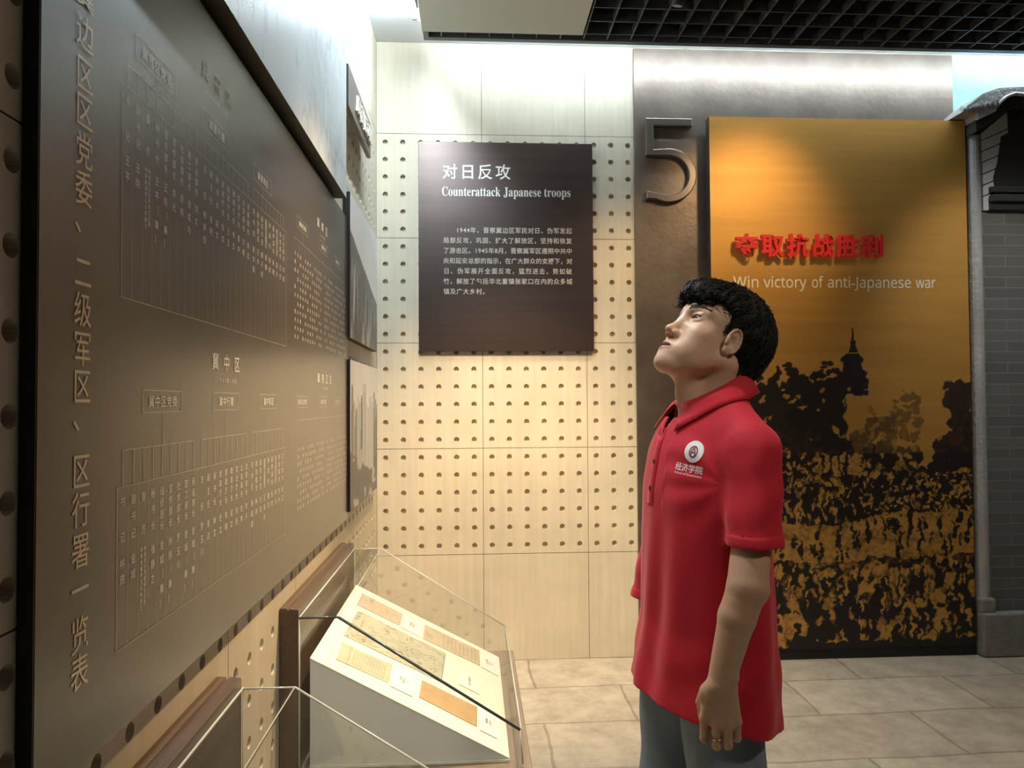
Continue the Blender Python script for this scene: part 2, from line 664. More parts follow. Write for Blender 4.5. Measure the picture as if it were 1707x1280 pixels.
def spotlight(x, y, tg, label):
    t = thing('track_spotlight', label, 'spotlight', (x, y, 3.40), group='spotlights under the grille')
    MB().tube([(0, 0, 0.0), (0, 0, -0.025)], 0.012, 8).build('stem', M['black'], t, True)
    d = (Vector(tg) - Vector((x, y, 3.35))).normalized()
    c = Vector((0, 0, -0.042))
    MB().tube([c - d * 0.03, c - d * 0.026, c + d * 0.030], [0.02, 0.026, 0.026], 16).build('lamp_head', M['black'], t, True)
    MB().tube([c + d * 0.0302, c + d * 0.032], 0.021, 16).build('lens', M['lens'], t)


for (x, y, tg, pw, an), lb_ in zip(SPOTS[1:], ('small black spotlight under the grille, nearest the perforated wall',
                                               'small black spotlight under the grille above the gold panel',
                                               'small black spotlight under the grille nearest the brick relief')):
    spotlight(x, y, tg, lb_)


# ------------------------------------------------------------------ things on the left wall
M['bronze'] = mat('brown_satin_metal', (0.060, 0.045, 0.034), 0.45, 0.15, 0.5,
                  noise=(3.0, 0.25, (1, 1, 1), (0.074, 0.056, 0.043)), bump=(60, 0.04, (1, 1, 6)), coat=1.0)
nodes_of(M['bronze'])[1].inputs['Coat Roughness'].default_value = 0.27
nodes_of(M['bronze'])[1].inputs['Coat IOR'].default_value = 1.68
M['board_edge'] = mat('black_board_edge', (0.006, 0.006, 0.007), 0.5)
M['gold_letter'] = mat('gold_lettering', (0.80, 0.58, 0.34), 0.45, 0.1, coat=1.0, bump=(60, 0.04, (1, 1, 6)))
M['pale_letter'] = mat('pale_lettering', (0.90, 0.86, 0.78), 0.5, coat=1.0, bump=(60, 0.04, (1, 1, 6)))
M['thin_line'] = mat('pale_thin_line', (0.40, 0.35, 0.28), 0.5, coat=1.0, bump=(60, 0.04, (1, 1, 6)))
for k_ in ('gold_letter', 'pale_letter', 'thin_line'):
    nodes_of(M[k_])[1].inputs['Coat Roughness'].default_value = 0.27
    nodes_of(M[k_])[1].inputs['Coat IOR'].default_value = 2.3
M['cream_letter'] = mat('cream_raised_lettering', (0.82, 0.78, 0.68), 0.5)

# wide chart panel
cp = thing('chart_panel', 'wide brown metal panel on the left wall with vertical gold title and name charts',
           'wall panel', (0, -3.175, 0.985))
PX0, PX1, PYN, PYF, PZ0, PZ1 = 0.002, 0.020, -3.175, -1.062, 0.985, 2.236


def part(mb, name, m, par, smooth=False, bevel=0.0):
    """part modelled in world coordinates, kept there under its thing (which is only translated)"""
    o = mb.build(name, m, None, smooth, bevel)
    me = o.data
    me.transform(Matrix.Translation(-Vector(par.location)))
    o.parent = par
    return o


part(MB().box((PX0, PYN, PZ0), (PX1, PYF, PZ1)), 'board', M['bronze'], cp)
part(MB().box((PX0 - .0005, PYN - 0.003, PZ0), (PX1 - 0.0005, PYN - 0.0002, PZ1)), 'edge_strip', M['board_edge'], cp)
XF = PX1 + 0.0008
UY, VZ, NX = (0, 1, 0), (0, 0, 1), (1, 0, 0)


def W(y, z, lift=0.0):
    return (XF + lift, y, z)


tz = [2.124, 2.070, 2.018, 1.962, 1.906, 1.856, 1.803, 1.752, 1.712, 1.640, 1.590, 1.538, 1.488, 1.450, 1.376, 1.325, 1.271, 1.220, 1.161, 1.112]
for ch, z in zip('晋察冀边区区党委、二级军区、区行署一览表', tz):
    tm = MB()
    char_at(tm, ch, W(-3.079, z), UY, VZ, 0.044, 0.050, bold=0.004, res=3)
    part(tm, 'title_character', M['gold_letter'], cp)

ln = MB()
HEADS, LISTS = [], []


def hline(y0, y1, z, w=0.0016):
    bar2(ln, W(0, 0), UY, VZ, y0, z - w / 2, y1, z + w / 2)


def vline(y, z0, z1, w=0.0018):
    bar2(ln, W(0, 0), UY, VZ, y - w / 2, z0, y + w / 2, z1)


def rect(y0, z0, y1, z1):
    hline(y0, y1, z0), hline(y0, y1, z1), vline(y0, z0, z1), vline(y1, z0, z1)


def row(text, yc, z, size, pitch, bold=0.0):
    mb = MB()
    HEADS.append(mb)
    y = yc - pitch * (len(text) - 1) / 2
    for k, ch in enumerate(text):
        char_at(mb, ch, W(y + pitch * k, z), UY, VZ, size, size, bold=bold)


def column(mb, text, y, ztop, zbot, size):
    n = len(text)
    for k, ch in enumerate(text):
        z = (ztop + zbot) / 2 if n == 1 else ztop - (ztop - zbot) * k / (n - 1)
        char_at(mb, ch, W(y, z), UY, VZ, size, size * 1.05)


TIT = ['书记', '副书记', '委员', '秘书长', '组织部长', '宣传部长', '社会部长', '职工部长', '民运部长',
       '主任', '副主任', '秘书长', '民政厅长', '财政厅长', '教育厅长', '实业厅长', '公安局长', '法院院长',
       '司令员', '政治委员', '副司令员', '副政治委员', '参谋长', '副参谋长', '政治部主任', '供给部长', '卫生部长']
NAM1 = ['王平', '王昉', '胡开明', '王平（兼）', '王昉（兼）', '李光', '周明', '张成功', '刘文',
        '杨耕田', '张明', '赵文', '安成', '王玉', '李生', '周中', '方明', '白云',
        '赵尔陆', '王平', '唐子安', '易耀', '杨尚', '陈明', '袁子', '王文', '李成']
NAM2 = ['林铁', '金城', '委员', '张静之', '金城（兼）', '林铁（兼）', '罗玉川', '金城（兼）', '金城（兼）',
        '罗玉川', '张达', '林文', '史立', '李明', '成文', '刘民', '杜青', '李子',
        '杨成武', '林铁', '沙克', '王奇才', '魏洪', '张学', '李天', '刘中', '顾正']


def name_chart(y0, z_list0, z_list1, names, title, date, z_title, z_date, zb1, zb0, boxes, z_tree):
    """title, three boxes, tree of stems and a framed list of 27 columns"""
    row(title, boxes[1], z_title, 0.036 if len(title) < 4 else 0.034, 0.066, bold=0.012)
    row(date, boxes[1], z_date, 0.0135, 0.0150)
    for yb, tx in zip(boxes, (title + '党委', title[:-1] + '行署', title[:-1] + '军区')):
        hw = 0.075
        rect(yb - hw, zb0, yb + hw, zb1)
        row(tx, yb, (zb0 + zb1) / 2, 0.0205, 0.0225, bold=0.008)
        vline(yb, z_tree, zb0)
    top = z_list1
    pitch = 0.0335
    for gidx in range(3):
        gy = y0 + 0.016 + gidx * 0.310
        hline(gy, gy + 8 * pitch, z_tree)
        for k in range(9):
            vline(gy + k * pitch, top, z_tree)
            col_y = gy + k * pitch
            ls = MB()
            LISTS.append(ls)
            i = gidx * 9 + k
            s = 0.0155
            span = 0.052 if len(TIT[i]) < 4 else 0.058
            column(ls, TIT[i], col_y, top - 0.022, top - 0.022 - span, s)
            if TIT[i] == '委员':
                column(ls, '林铁金城罗玉川张静之', col_y - 0.006, top - 0.105, top - 0.195, 0.0085)
                column(ls, '杨成武沙克李成文王明', col_y + 0.006, top - 0.105, top - 0.190, 0.0085)
            else:
                nm = names[i]
                column(ls, nm, col_y, top - 0.112, top - 0.112 - 0.024 * (len(nm) - 1), s)
            vline(col_y + pitch / 2, z_list0, top, 0.0007)
    rect(y0, z_list0, y0 + 0.934, z_list1)


name_chart(-2.983, 1.104, 1.341, NAM2, '冀中区', '（1944年10月）', 1.549, 1.512, 1.4855, 1.450, (-2.829, -2.523, -2.211), 1.395)
name_chart(-2.976, 1.622, 1.942, NAM1, '冀晋区', '（1944年10月）', 2.112, 2.075, 2.037, 2.000, (-2.860, -2.585, -2.266), 1.976)


def small_chart(y0, title, zt, zb, ztop, zbot, rows, boxes):
    row(title, y0 + 0.395, zt, 0.034, 0.068, bold=0.012)
    row('（1944年）', y0 + 0.395, zt - 0.034, 0.0130, 0.0150)
    for yb, tx in zip(boxes, ('区党委', '行署', '军区')):
        rect(yb - 0.07, zb - 0.017, yb + 0.07, zb + 0.017)
        row(title[:-1] + tx, yb, zb, 0.0165, 0.0185, bold=0.006)
        vline(yb, zb - 0.055, zb - 0.017)
    hline(y0, y0 + 0.84, zb - 0.055)
    for r in range(rows):
        z = ztop - (ztop - zbot) * r / (rows - 1)
        ls = MB()
        LISTS.append(ls)
        blk = '书记副书记委员秘书长组织部长宣传部长社会部长主任副主任司令员政治委员参谋长'
        for k in range(26):
            if (r * 7 + k * 3) % 11 < 9 and not (11 < k < 13):
                char_at(ls, blk[(r * 5 + k) % len(blk)], W(y0 + 0.012 + k * 0.0325, z), UY, VZ, 0.0145, 0.0135)
    for k in range(13):
        vline(y0 + k * 0.066, zb - 0.085, zb - 0.055, 0.0009)


small_chart(-1.915, '冀热辽区', 1.548, 1.467, 1.325, 1.150, 9, (-1.85, -1.54, -1.28))
small_chart(-1.955, '冀察区', 2.075, 2.005, 1.905, 1.660, 11, (-1.85, -1.54, -1.28))
for mb in HEADS:
    part(mb, 'heading_line', M['pale_letter'], cp)
for mb in LISTS:
    part(mb, 'list_line', M['pale_letter'], cp)
part(ln, 'chart_line', M['thin_line'], cp)


# photo prints -------------------------------------------------------------
M['print'] = attr_mat('grey_photo_print', 'tone', 0.38, 0, 0.5)


def photo_panel(label, y0, y1, z0, z1, thick, img, off=0.003):
    t = thing('photo_panel', label, 'photo panel', (0, y0, z0), group=None)
    part(MB().box((off, y0, z0), (thick, y1, z1)), 'board', M['board_edge'], t)
    nv, nu = img.shape[0] - 1, img.shape[1] - 1
    o = grid_sheet('photo_print', (thick + 0.0008, y0 + 0.001, z0 + 0.001), (0, y1 - y0 - 0.002, 0), (0, 0, z1 - z0 - 0.002),
                   nu, nv, img, M['print'])
    o.data.transform(Matrix.Translation(-Vector(t.location)))
    o.parent = t
    return t


def grey(a, tint=(1, 1, 1)):
    return np.clip(a, 0, 1)[..., None] * np.array(tint)


def smooth(a, b, x):
    t = np.clip((x - a) / (b - a), 0, 1)
    return t * t * (3 - 2 * t)


# large mountain photo above the chart panel (u: near -> far, v: bottom -> top)
H_, W_ = 170, 300
vv, uu = np.mgrid[0:H_, 0:W_]
vv, uu = vv / (H_ - 1), uu / (W_ - 1)
n_a = vnoise((H_, W_), 60, 1, 5, (1.5, 0.8))
n_b = vnoise((H_, W_), 26, 2, 5, (1.8, 0.5))
n_c = vnoise((H_, W_), 14, 3, 4, (1.2, 0.6))
base = 0.92 + 0.12 * (n_a - 0.5) + 0.06 * vv
crack = np.exp(-((n_b - 0.5) / 0.018) ** 2) * 0.20 * smooth(0.2, 0.5, n_a)
rock = smooth(0.74, 0.80, uu + 0.05 * (n_a - .5)) * (0.10 + 0.5 * np.abs(n_c - 0.5) + 0.25 * (0.5 - n_b))
photo_panel('large pale photo panel of rocky slopes above the brown chart panel', -4.2, -1.262, 2.262, 3.42, 0.050,
            grey(base - crack - rock * 0.9, (0.92, 1.0, 1.05)))

# upper small photo: pale sky, dark bank, water with streaks
H_, W_ = 110, 110
vv, uu = np.mgrid[0:H_, 0:W_]
vv, uu = vv / (H_ - 1), uu / (W_ - 1)
n_a = vnoise((H_, W_), 22, 4, 4)
n_s = vnoise((H_, W_), 10, 5, 3, (3.0, 0.5))
hor = 0.74 - 0.34 * uu
im = np.where(vv > hor + 0.04 * (n_a - .5), 0.78 + 0.12 * (n_a - 0.5) + 0.1 * vv, 0.13 + 0.22 * (n_a - .5))
im = np.where(vv < hor - 0.17, 0.05 + 0.9 * np.clip(n_s - 0.45, 0, 1) + 0.05 * n_a, im)
im += 0.35 * np.clip(vnoise((H_, W_), 3, 6, 2) - 0.60, 0, 1) * (vv < 0.5)
photo_panel('upper small grey photo panel beside the far end of the chart panel', -1.058, -0.215, 1.735, 2.350, 0.030, grey(im))

# lower small photo: people in dark coats under a pale sky
n_a = vnoise((H_, W_), 18, 8, 4)
im = 0.78 + 0.10 * (n_a - .5) - 0.05 * vv
for k in range(16):
    cx, wd, tp = 0.06 + 0.062 * k, rng.uniform(0.022, 0.05), rng.uniform(0.62, 0.80)
    body = (np.abs(uu - cx) < wd * (1.25 - 0.5 * vv / tp)) & (vv < tp)
    head = ((uu - cx) / 0.024) ** 2 + ((vv - tp - 0.02) / 0.04) ** 2 < 1
    im = np.where(body | head, rng.choice([0.05, 0.09, 0.16, 0.42, 0.5]), im)
im = np.where(vv < 0.38 - 0.25 * uu + 0.1 * (n_a - .5), 0.05 + 0.10 * n_a, im)
im = np.where((n_a > 0.62) & (vv < 0.5), 0.45, im)
photo_panel('lower small photo panel of dark-coated people beside the chart panel', -1.058, -0.220, 1.010, 1.645, 0.030, grey(im))

# small brown plaque with raised pale characters
M['plaque'] = mat('brown_grey_plaque', (0.23, 0.20, 0.19), 0.4, 0.3)
sp = thing('wall_plaque', 'small brown-grey plaque with raised cream characters high on the left wall', 'plaque', (0, -1.20, 2.655))
part(MB().box((0.030, -1.205, 2.655), (0.050, -0.585, 2.822)), 'board', M['plaque'], sp)
part(MB().box((0.029, -1.209, 2.655), (0.049, -1.2055, 2.822)), 'edge_strip', M['board_edge'], sp)
for y in (-1.1, -0.7):
    part(MB().tube([(0.0, y, 2.74), (0.030, y, 2.74)], 0.012, 10), 'standoff', M['board_edge'], sp)
for k, ch in enumerate('局部反攻'):
    mb = MB()
    char_at(mb, ch, (0.0555, -0.985 + 0.1 * k, 2.738), UY, VZ, 0.098, 0.085, extrude=0.005, bold=0.02, N=NX)
    part(mb, 'raised_character', M['cream_letter'], sp)

# ------------------------------------------------------------------ things on the back wall
M['text_board'] = mat('dark_brown_board', (0.075, 0.052, 0.048), 0.32, 0.70, 0.5,
                      noise=(2.0, 0.3, (0.6, 0.6, 14), (0.105, 0.075, 0.068)), coat=0.3)
nodes_of(M['text_board'])[1].inputs['Coat Roughness'].default_value = 0.36
M['white_letter'] = mat('white_lettering', (0.85, 0.84, 0.80), 0.5)
M['fine_letter'] = mat('cream_fine_lettering', (0.62, 0.57, 0.48), 0.5)
tb = thing('text_board', 'dark brown text board with white title hung on the perforated back wall', 'text board', (0.74, -0.01, 1.75))
part(MB().box((0.240, -0.030, 1.752), (1.237, -0.004, 2.946)), 'board', M['text_board'], tb, bevel=0.0015)
YB = -0.0308
UX = (1, 0, 0)
t2 = MB()
for ch, x in zip('对日反攻', (0.418, 0.520, 0.619, 0.721)):
    t1 = MB()
    char_at(t1, ch, (x, YB, 2.776), UX, VZ, 0.088, 0.092, bold=0.012, res=4)
    part(t1, 'title_character', M['white_letter'], tb)


def math_bold(s):
    o = ''
    for c in s:
        if 'A' <= c <= 'Z':
            o += chr(0x1D400 + ord(c) - 65)
        elif 'a' <= c <= 'z':
            o += chr(0x1D41A + ord(c) - 97)
        else:
            o += c
    return o


def math_sans(s):
    return ''.join(chr(0x1D5A0 + ord(c) - 65) if 'A' <= c <= 'Z' else chr(0x1D5BA + ord(c) - 97) if 'a' <= c <= 'z' else c
                   for c in s)


for wd, x0_, x1_ in (('Counterattack', 0.373, 0.706), ('Japanese', 0.724, 0.939), ('troops', 0.956, 1.108)):
    t2 = MB()
    line_of(t2, math_bold(wd), (x0_, YB, 2.636), UX, VZ, 0.076, x1_ - x0_)
    part(t2, 'subtitle_word', M['white_letter'], tb)
BODY = ['　　1944年，晋察冀边区军民对日、伪军发起', '局部反攻，巩固、扩大了解放区，坚持和恢复',
        '了游击区。1945年8月，晋察冀军区遵照中共中', '央和延安总部的指示，在广大群众的支援下，对',
        '日、伪军展开全面反攻，猛烈进击，势如破', '竹，解放了包括华北重镇张家口在内的众多城', '镇及广大乡村。']
for r, text in enumerate(BODY):
    z = 2.440 - 0.0583 * r
    t3 = MB()
    ws = [0.55 if ord(c) < 0x100 else 1.0 for c in text]
    tot = sum(ws)
    full = 0.738 if r < 6 else 0.738 * tot / 20.0
    x = 0.378
    for c, w in zip(text, ws):
        st = full * w / tot
        char_at(t3, c, (x + st / 2, YB, z), UX, VZ, 0.0345, 0.036, bold=0.004)
        x += st
    part(t3, 'text_line', M['fine_letter'], tb)

# tall brown section panel with the numeral
M['rust'] = mat('brown_mottled_metal', (0.150, 0.118, 0.097), 0.40, 0.66, 0.5,
                noise=(5.0, 0.22, (1, 1, 1), (0.23, 0.185, 0.155)), bump=(30, 0.13, (1, 1, 1)))
M['numeral'] = mat('brown_numeral_metal', (0.20, 0.165, 0.14), 0.30, 0.7)
sec = thing('section_panel', 'tall brown metal panel with a big raised number 5, behind the gold panel', 'wall panel', (2.44, -0.012, 0.0))
part(MB().box((1.484, -0.022, 0.0), (3.408, -0.003, 3.515)), 'board', M['rust'], sec, bevel=0.002)


def stroke_poly(path, w):
    """outline polygon of a flat stroke of width w along a 2D path"""
    n = len(path)
    Lf, Rt = [], []
    for i, p in enumerate(path):
        a, c = path[max(i - 1, 0)], path[min(i + 1, n - 1)]
        t = Vector((c[0] - a[0], c[1] - a[1])).normalized()
        nn = Vector((-t.y, t.x))
        Lf.append((p[0] + nn.x * w / 2, p[1] + nn.y * w / 2))
        Rt.append((p[0] - nn.x * w / 2, p[1] - nn.y * w / 2))
    return Lf, Rt


# outline of the 5: top bar, stem and bowl, in metres (x, z)
bx, bz = 1.545, 2.612
bar = 0.040
cxn, czn, rr = bx + 0.128, bz + 0.158, 0.148
out5 = [(0.0, 0.482), (0.272, 0.482), (0.272, 0.436), (0.046, 0.436), (0.046, 0.300)]
arc_o = [(math.cos(a), math.sin(a)) for a in np.linspace(math.radians(88), math.radians(-118), 30)]
ro, ri = 0.160, 0.116
cx5, cz5 = 0.130, 0.150
outer = [(cx5 + ro * c * 1.02, cz5 + ro * s * 0.98) for c, s in arc_o]
inner = [(cx5 + ri * c * 1.02, cz5 + ri * s * 0.98) for c, s in arc_o]
poly = out5 + outer + [(0.0, 0.012), (0.0, 0.060)] + inner[::-1][2:] + [(0.046, 0.262), (0.0, 0.262)]
nb = bmesh.new()
vsn = [nb.verts.new((bx + p[0], -0.022, bz + p[1])) for p in poly]
fc = nb.faces.new(vsn)
ex = bmesh.ops.extrude_face_region(nb, geom=[fc])
for v_ in [e for e in ex['geom'] if isinstance(e, bmesh.types.BMVert)]:
    v_.co.y -= 0.034
bmesh.ops.recalc_face_normals(nb, faces=nb.faces)
me5 = bpy.data.meshes.new('numeral')
nb.to_mesh(me5)
nb.free()
me5.transform(Matrix.Translation(-Vector(sec.location)))
o5 = link_mesh('numeral', me5, M['numeral'], sec, bevel=0.0055)
o5['label'] = 'raised brown numeral 5'

# blue sky mural board and the grey brick relief to the right
M['sky'] = mat('sky_blue_mural', (0.20, 0.58, 0.72), 0.6, noise=(1.6, 0.22, (1, 1, 2.4), (0.42, 0.74, 0.82)))
smu = MB().box((3.412, -0.012, 0.0), (4.85, -0.003, 3.49)).build('sky_mural', M['sky'])
tag(smu, 'light blue sky mural board behind the grey brick relief', 'mural')

M['brick'] = mat('grey_relief_brick', (0.115, 0.115, 0.115), 0.75, noise=(9, 0.25, (1, 1, 3), (0.155, 0.155, 0.155)))
nt, b = nodes_of(M['brick'])
tcb = nt.nodes.new('ShaderNodeTexCoord')
mpb = nt.nodes.new('ShaderNodeMapping')
mpb.inputs['Rotation'].default_value = (math.radians(90), 0, 0)
nt.links.new(tcb.outputs['Object'], mpb.inputs[0])
bk = nt.nodes.new('ShaderNodeTexBrick')
bk.inputs['Scale'].default_value = 1.0
bk.inputs['Brick Width'].default_value = 0.26
bk.inputs['Row Height'].default_value = 0.062
bk.inputs['Mortar Size'].default_value = 0.003
bk.inputs['Color1'].default_value = (0.105, 0.105, 0.105, 1)
bk.inputs['Color2'].default_value = (0.135, 0.135, 0.135, 1)
bk.inputs['Mortar'].default_value = (0.19, 0.19, 0.19, 1)
nt.links.new(mpb.outputs[0], bk.inputs['Vector'])
nt.links.new(bk.outputs[0], b.inputs['Base Color'])
M['relief'] = mat('grey_relief_plaster', (0.30, 0.295, 0.29), 0.7, noise=(11, 0.25, (1, 1, 0.4), (0.42, 0.415, 0.41)), bump=(34, 0.8, (1, 1, 1)))
M['relief_pale'] = mat('pale_grey_relief_stone', (0.52, 0.52, 0.54), 0.7, noise=(8, 0.3, (1, 1, 1), (0.62, 0.62, 0.64)), bump=(25, 0.25, (1, 1, 1)))
M['relief_dark'] = mat('dark_grey_relief', (0.022, 0.021, 0.021), 0.8, bump=(20, 0.3, (1, 1, 4)))  # near black, with the shade under the corbel put into it
M['plinth'] = mat('rough_grey_plinth', (0.17, 0.165, 0.155), 0.8, noise=(16, 0.25, (1, 1, 1), (0.25, 0.245, 0.23)), bump=(28, 0.6, (1, 1, 1)))
rf = thing('brick_relief', 'grey sculpted brick gateway relief with tiled eave at the right edge', 'relief', (3.9, -0.10, 0.0))
# rounded corner post
nseg = 10
pts = [(3.466 + 0.042 * math.cos(a), -0.085 - 0.05 * math.sin(a)) for a in np.linspace(math.pi, 0, nseg)]
pts = [(3.424, -0.013)] + pts + [(3.508, -0.013)]
part(MB().prism(pts, 2, 0.24, 2.995), 'corner_post', M['relief'], rf, bevel=0.002)
part(MB().box((3.500, -0.11, 0.25), (4.85, -0.013, 3.05)), 'brick_face', M['brick'], rf)
part(MB().box((3.42, -0.165, 0.0), (4.85, -0.013, 0.248)), 'plinth', M['plinth'], rf, bevel=0.012)
part(MB().box((3.42, -0.150, 0.24), (3.512, -0.013, 0.33)), 'post_foot', M['plinth'], rf, bevel=0.015)
# pale quoin stones with slanted joints, stepping in under the eave
q = [(3.502, 3.008), (3.658, 3.135), (3.662, 3.011), (3.618, 2.989), (3.592, 2.837), (3.564, 2.745), (3.570, 2.689), (3.533, 2.622), (3.535, 2.556), (3.502, 2.555)]
cuts = [3.2, 2.965, 2.90, 2.835, 2.765, 2.70, 2.635, 2.50]


def clip_poly(poly, z_lo, z_hi, slope):
    def side(p, z):
        return p[1] - (z + slope * (p[0] - 3.50))

    def half(pl, z, keep_above):
        o_ = []
        for i in range(len(pl)):
            a, c = pl[i], pl[(i + 1) % len(pl)]
            sa, sc = side(a, z), side(c, z)
            if not keep_above:
                sa, sc = -sa, -sc
            if sa >= 0:
                o_.append(a)
            if sa * sc < 0:
                t = sa / (sa - sc)
                o_.append((a[0] + t * (c[0] - a[0]), a[1] + t * (c[1] - a[1])))
        return o_
    return half(half(poly, z_lo, True), z_hi, False)


qb = MB()
for hi, lo in zip(cuts[:-1], cuts[1:]):
    pl = clip_poly(q, lo + 0.003, hi - 0.003, 0.42)
    if len(pl) > 2:
        qb.prism(pl, 1, -0.128, -0.10)
part(qb, 'quoin_stone', M['relief_pale'], rf, bevel=0.002)
# stepped cornice beside the quoins, shade of its underside put into the colour
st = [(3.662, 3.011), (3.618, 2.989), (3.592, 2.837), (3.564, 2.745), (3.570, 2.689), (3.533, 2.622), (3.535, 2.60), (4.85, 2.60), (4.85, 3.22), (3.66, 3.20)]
part(MB().prism(st, 1, -0.125, -0.10), 'shade_painted_cornice', M['relief_dark'], rf)
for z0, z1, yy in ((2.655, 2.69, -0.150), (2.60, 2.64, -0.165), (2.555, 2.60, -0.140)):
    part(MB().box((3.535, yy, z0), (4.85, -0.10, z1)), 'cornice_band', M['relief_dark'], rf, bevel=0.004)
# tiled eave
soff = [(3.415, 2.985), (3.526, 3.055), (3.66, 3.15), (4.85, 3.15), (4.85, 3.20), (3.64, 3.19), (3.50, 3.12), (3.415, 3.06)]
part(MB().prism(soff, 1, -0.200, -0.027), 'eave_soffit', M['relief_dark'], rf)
roofp = [(3.415, 3.050), (3.412, 3.087), (3.316, 3.087), (3.345, 3.125), (3.40, 3.168), (3.454, 3.205), (3.547, 3.238), (3.705, 3.248), (4.85, 3.250),
         (4.85, 3.195), (3.704, 3.193), (3.64, 3.200), (3.585, 3.180), (3.538, 3.140), (3.526, 3.100), (3.42, 3.050)]
part(MB().prism(roofp, 1, -0.215, -0.027), 'roof_body', M['relief'], rf, bevel=0.006)
for k in range(7):
    t = k / 6
    a = Vector((3.345 + 0.18 * t, -0.205, 3.098 + 0.030 * t))
    c = Vector((3.375 + 0.17 * t, -0.150, 3.140 + 0.095 * t))
    part(MB().tube([a, (a + c) / 2 + Vector((0, -0.012, 0.006)), c], [0.021, 0.022, 0.018], 10), 'roof_tile', M['relief'], rf, True)
part(MB().tube([(3.54, -0.214, 3.142), (3.585, -0.214, 3.182), (3.64, -0.214, 3.204), (3.72, -0.214, 3.196), (3.90, -0.214, 3.16)],
               [0.010] * 5, 8), 'eave_trim', M['relief_pale'], rf, True)

# ------------------------------------------------------------------ gold panel with printed crowd
gp = thing('mural_panel', 'tall gold metal panel printed with pagoda, trees and a crowd, red raised title', 'wall panel', (2.64, -0.07, 0.0))
M['print_gold'] = attr_mat('gold_print', 'tone', 0.52, 0.0, 0.5, metal_attr=True, bump=(30, 0.04, (1, 1, 8)))
M['gold_side'] = mat('brown_panel_side', (0.06, 0.042, 0.028), 0.4, 0.4)
GXa, GXb, GZa, GZb, GY = 1.893, 3.405, 0.062, 3.080, -0.120
part(MB().box((GXa, GY, GZa), (GXb, -0.060, GZb)), 'panel_body', M['gold_side'], gp)
part(MB().box((GXa + 0.05, -0.060, GZa + 0.1), (GXb - 0.05, -0.0225, GZb - 0.1)), 'mounting_frame', M['board_edge'], gp)
part(MB().box((1.60, -0.108, 0.0), (GXb + 0.01, -0.0225, 0.060)), 'base_rail', M['board_edge'], gp)

# raster of the print; p = columns (pixel-like units 0..432), q = rows downwards (0..880)
S_ = 1.25
RW, RH = int(432 / S_) + 1, int(880 / S_) + 1
qq, pp = np.mgrid[0:RH, 0:RW].astype(float)
pp *= S_
qq *= S_
dark = np.zeros((RH, RW))


def disc(cx, cy, rx, ry, val=1.0, soft=0.25):
    x0, x1 = int(max((cx - rx) / S_ - 1, 0)), int(min((cx + rx) / S_ + 2, RW))
    y0, y1 = int(max((cy - ry) / S_ - 1, 0)), int(min((cy + ry) / S_ + 2, RH))
    if x1 <= x0 or y1 <= y0:
        return
    d = ((pp[y0:y1, x0:x1] - cx) / rx) ** 2 + ((qq[y0:y1, x0:x1] - cy) / ry) ** 2
    m = np.clip((1 - d) / soft, 0, 1)
    dark[y0:y1, x0:x1] = dark[y0:y1, x0:x1] * (1 - m) + val * m


def polyfill(pts, val=1.0):
    pts = np.array(pts, float)
    ins = np.zeros((RH, RW), bool)
    j = len(pts) - 1
    for i in range(len(pts)):
        xi, yi = pts[i]
        xj, yj = pts[j]
        c = ((yi > qq) != (yj > qq)) & (pp < (xj - xi) * (qq - yi) / (yj - yi + 1e-9) + xi)
        ins ^= c
        j = i
    dark[ins] = val


def clump(x0, x1, y0, y1, n, r0, r1, val=1.0):
    for _ in range(n):
        disc(rng.uniform(x0, x1), rng.uniform(y0, y1), rng.uniform(r0, r1), rng.uniform(r0, r1), val)


# sky / ground tint
ground = 0.55 + 0.35 * vnoise((RH, RW), 9, 21, 3)
dark += np.where(qq > 590, ground * smooth(585, 640, qq), 0)
# pagoda (x-1182, y-194)
polyfill([(232.5, 352), (234.5, 352), (236, 372), (231, 372)])
polyfill([(228, 372), (239, 372), (237, 378), (241, 392), (226, 392), (230, 378)])
polyfill([(211, 402), (224, 393), (243, 393), (250, 400), (252, 404), (247, 410), (213, 408)])
polyfill([(216, 408), (247, 409), (250, 440), (244, 470), (214, 470), (214, 430)])
clump(212, 252, 415, 465, 26, 4, 8)
# big tree mass left, its crown edge
clump(58, 215, 440, 520, 150, 7, 15)
for _ in range(60):
    x = rng.uniform(55, 215)
    disc(x, 432 + 14 * math.sin(x * 0.09) + rng.uniform(-10, 10), rng.uniform(3, 8), rng.uniform(3, 7))
clump(60, 200, 500, 570, 90, 9, 16)
clump(180, 235, 530, 572, 40, 7, 12)
for _ in range(12):
    disc(rng.uniform(80, 225), rng.uniform(455, 505), rng.uniform(2, 6), rng.uniform(2, 5), 0.15)
# lighter trees to the right
clump(235, 300, 510, 590, 70, 5, 11, 0.75)
clump(290, 345, 455, 540, 40, 4, 9, 0.62)
clump(250, 345, 555, 620, 70, 6, 12, 0.85)
for _ in range(40):
    disc(rng.uniform(245, 345), rng.uniform(490, 600), rng.uniform(2, 6), rng.uniform(3, 9), rng.uniform(0.2, 0.5))
# dark tree at the right edge
clump(395, 432, 450, 600, 70, 7, 14, 0.97)
clump(370, 432, 520, 610, 60, 6, 12, 0.97)
polyfill([(365, 560), (385, 540), (392, 640), (356, 640)], 0.97)
clump(345, 400, 585, 640, 40, 7, 13, 0.97)
clump(55, 165, 555, 612, 70, 6, 13)
clump(255, 400, 592, 640, 70, 6, 12, 0.93)
for _ in range(45):
    disc(rng.uniform(70, 160), rng.uniform(560, 612), rng.uniform(2, 5), rng.uniform(2, 6), rng.uniform(0.1, 0.4))
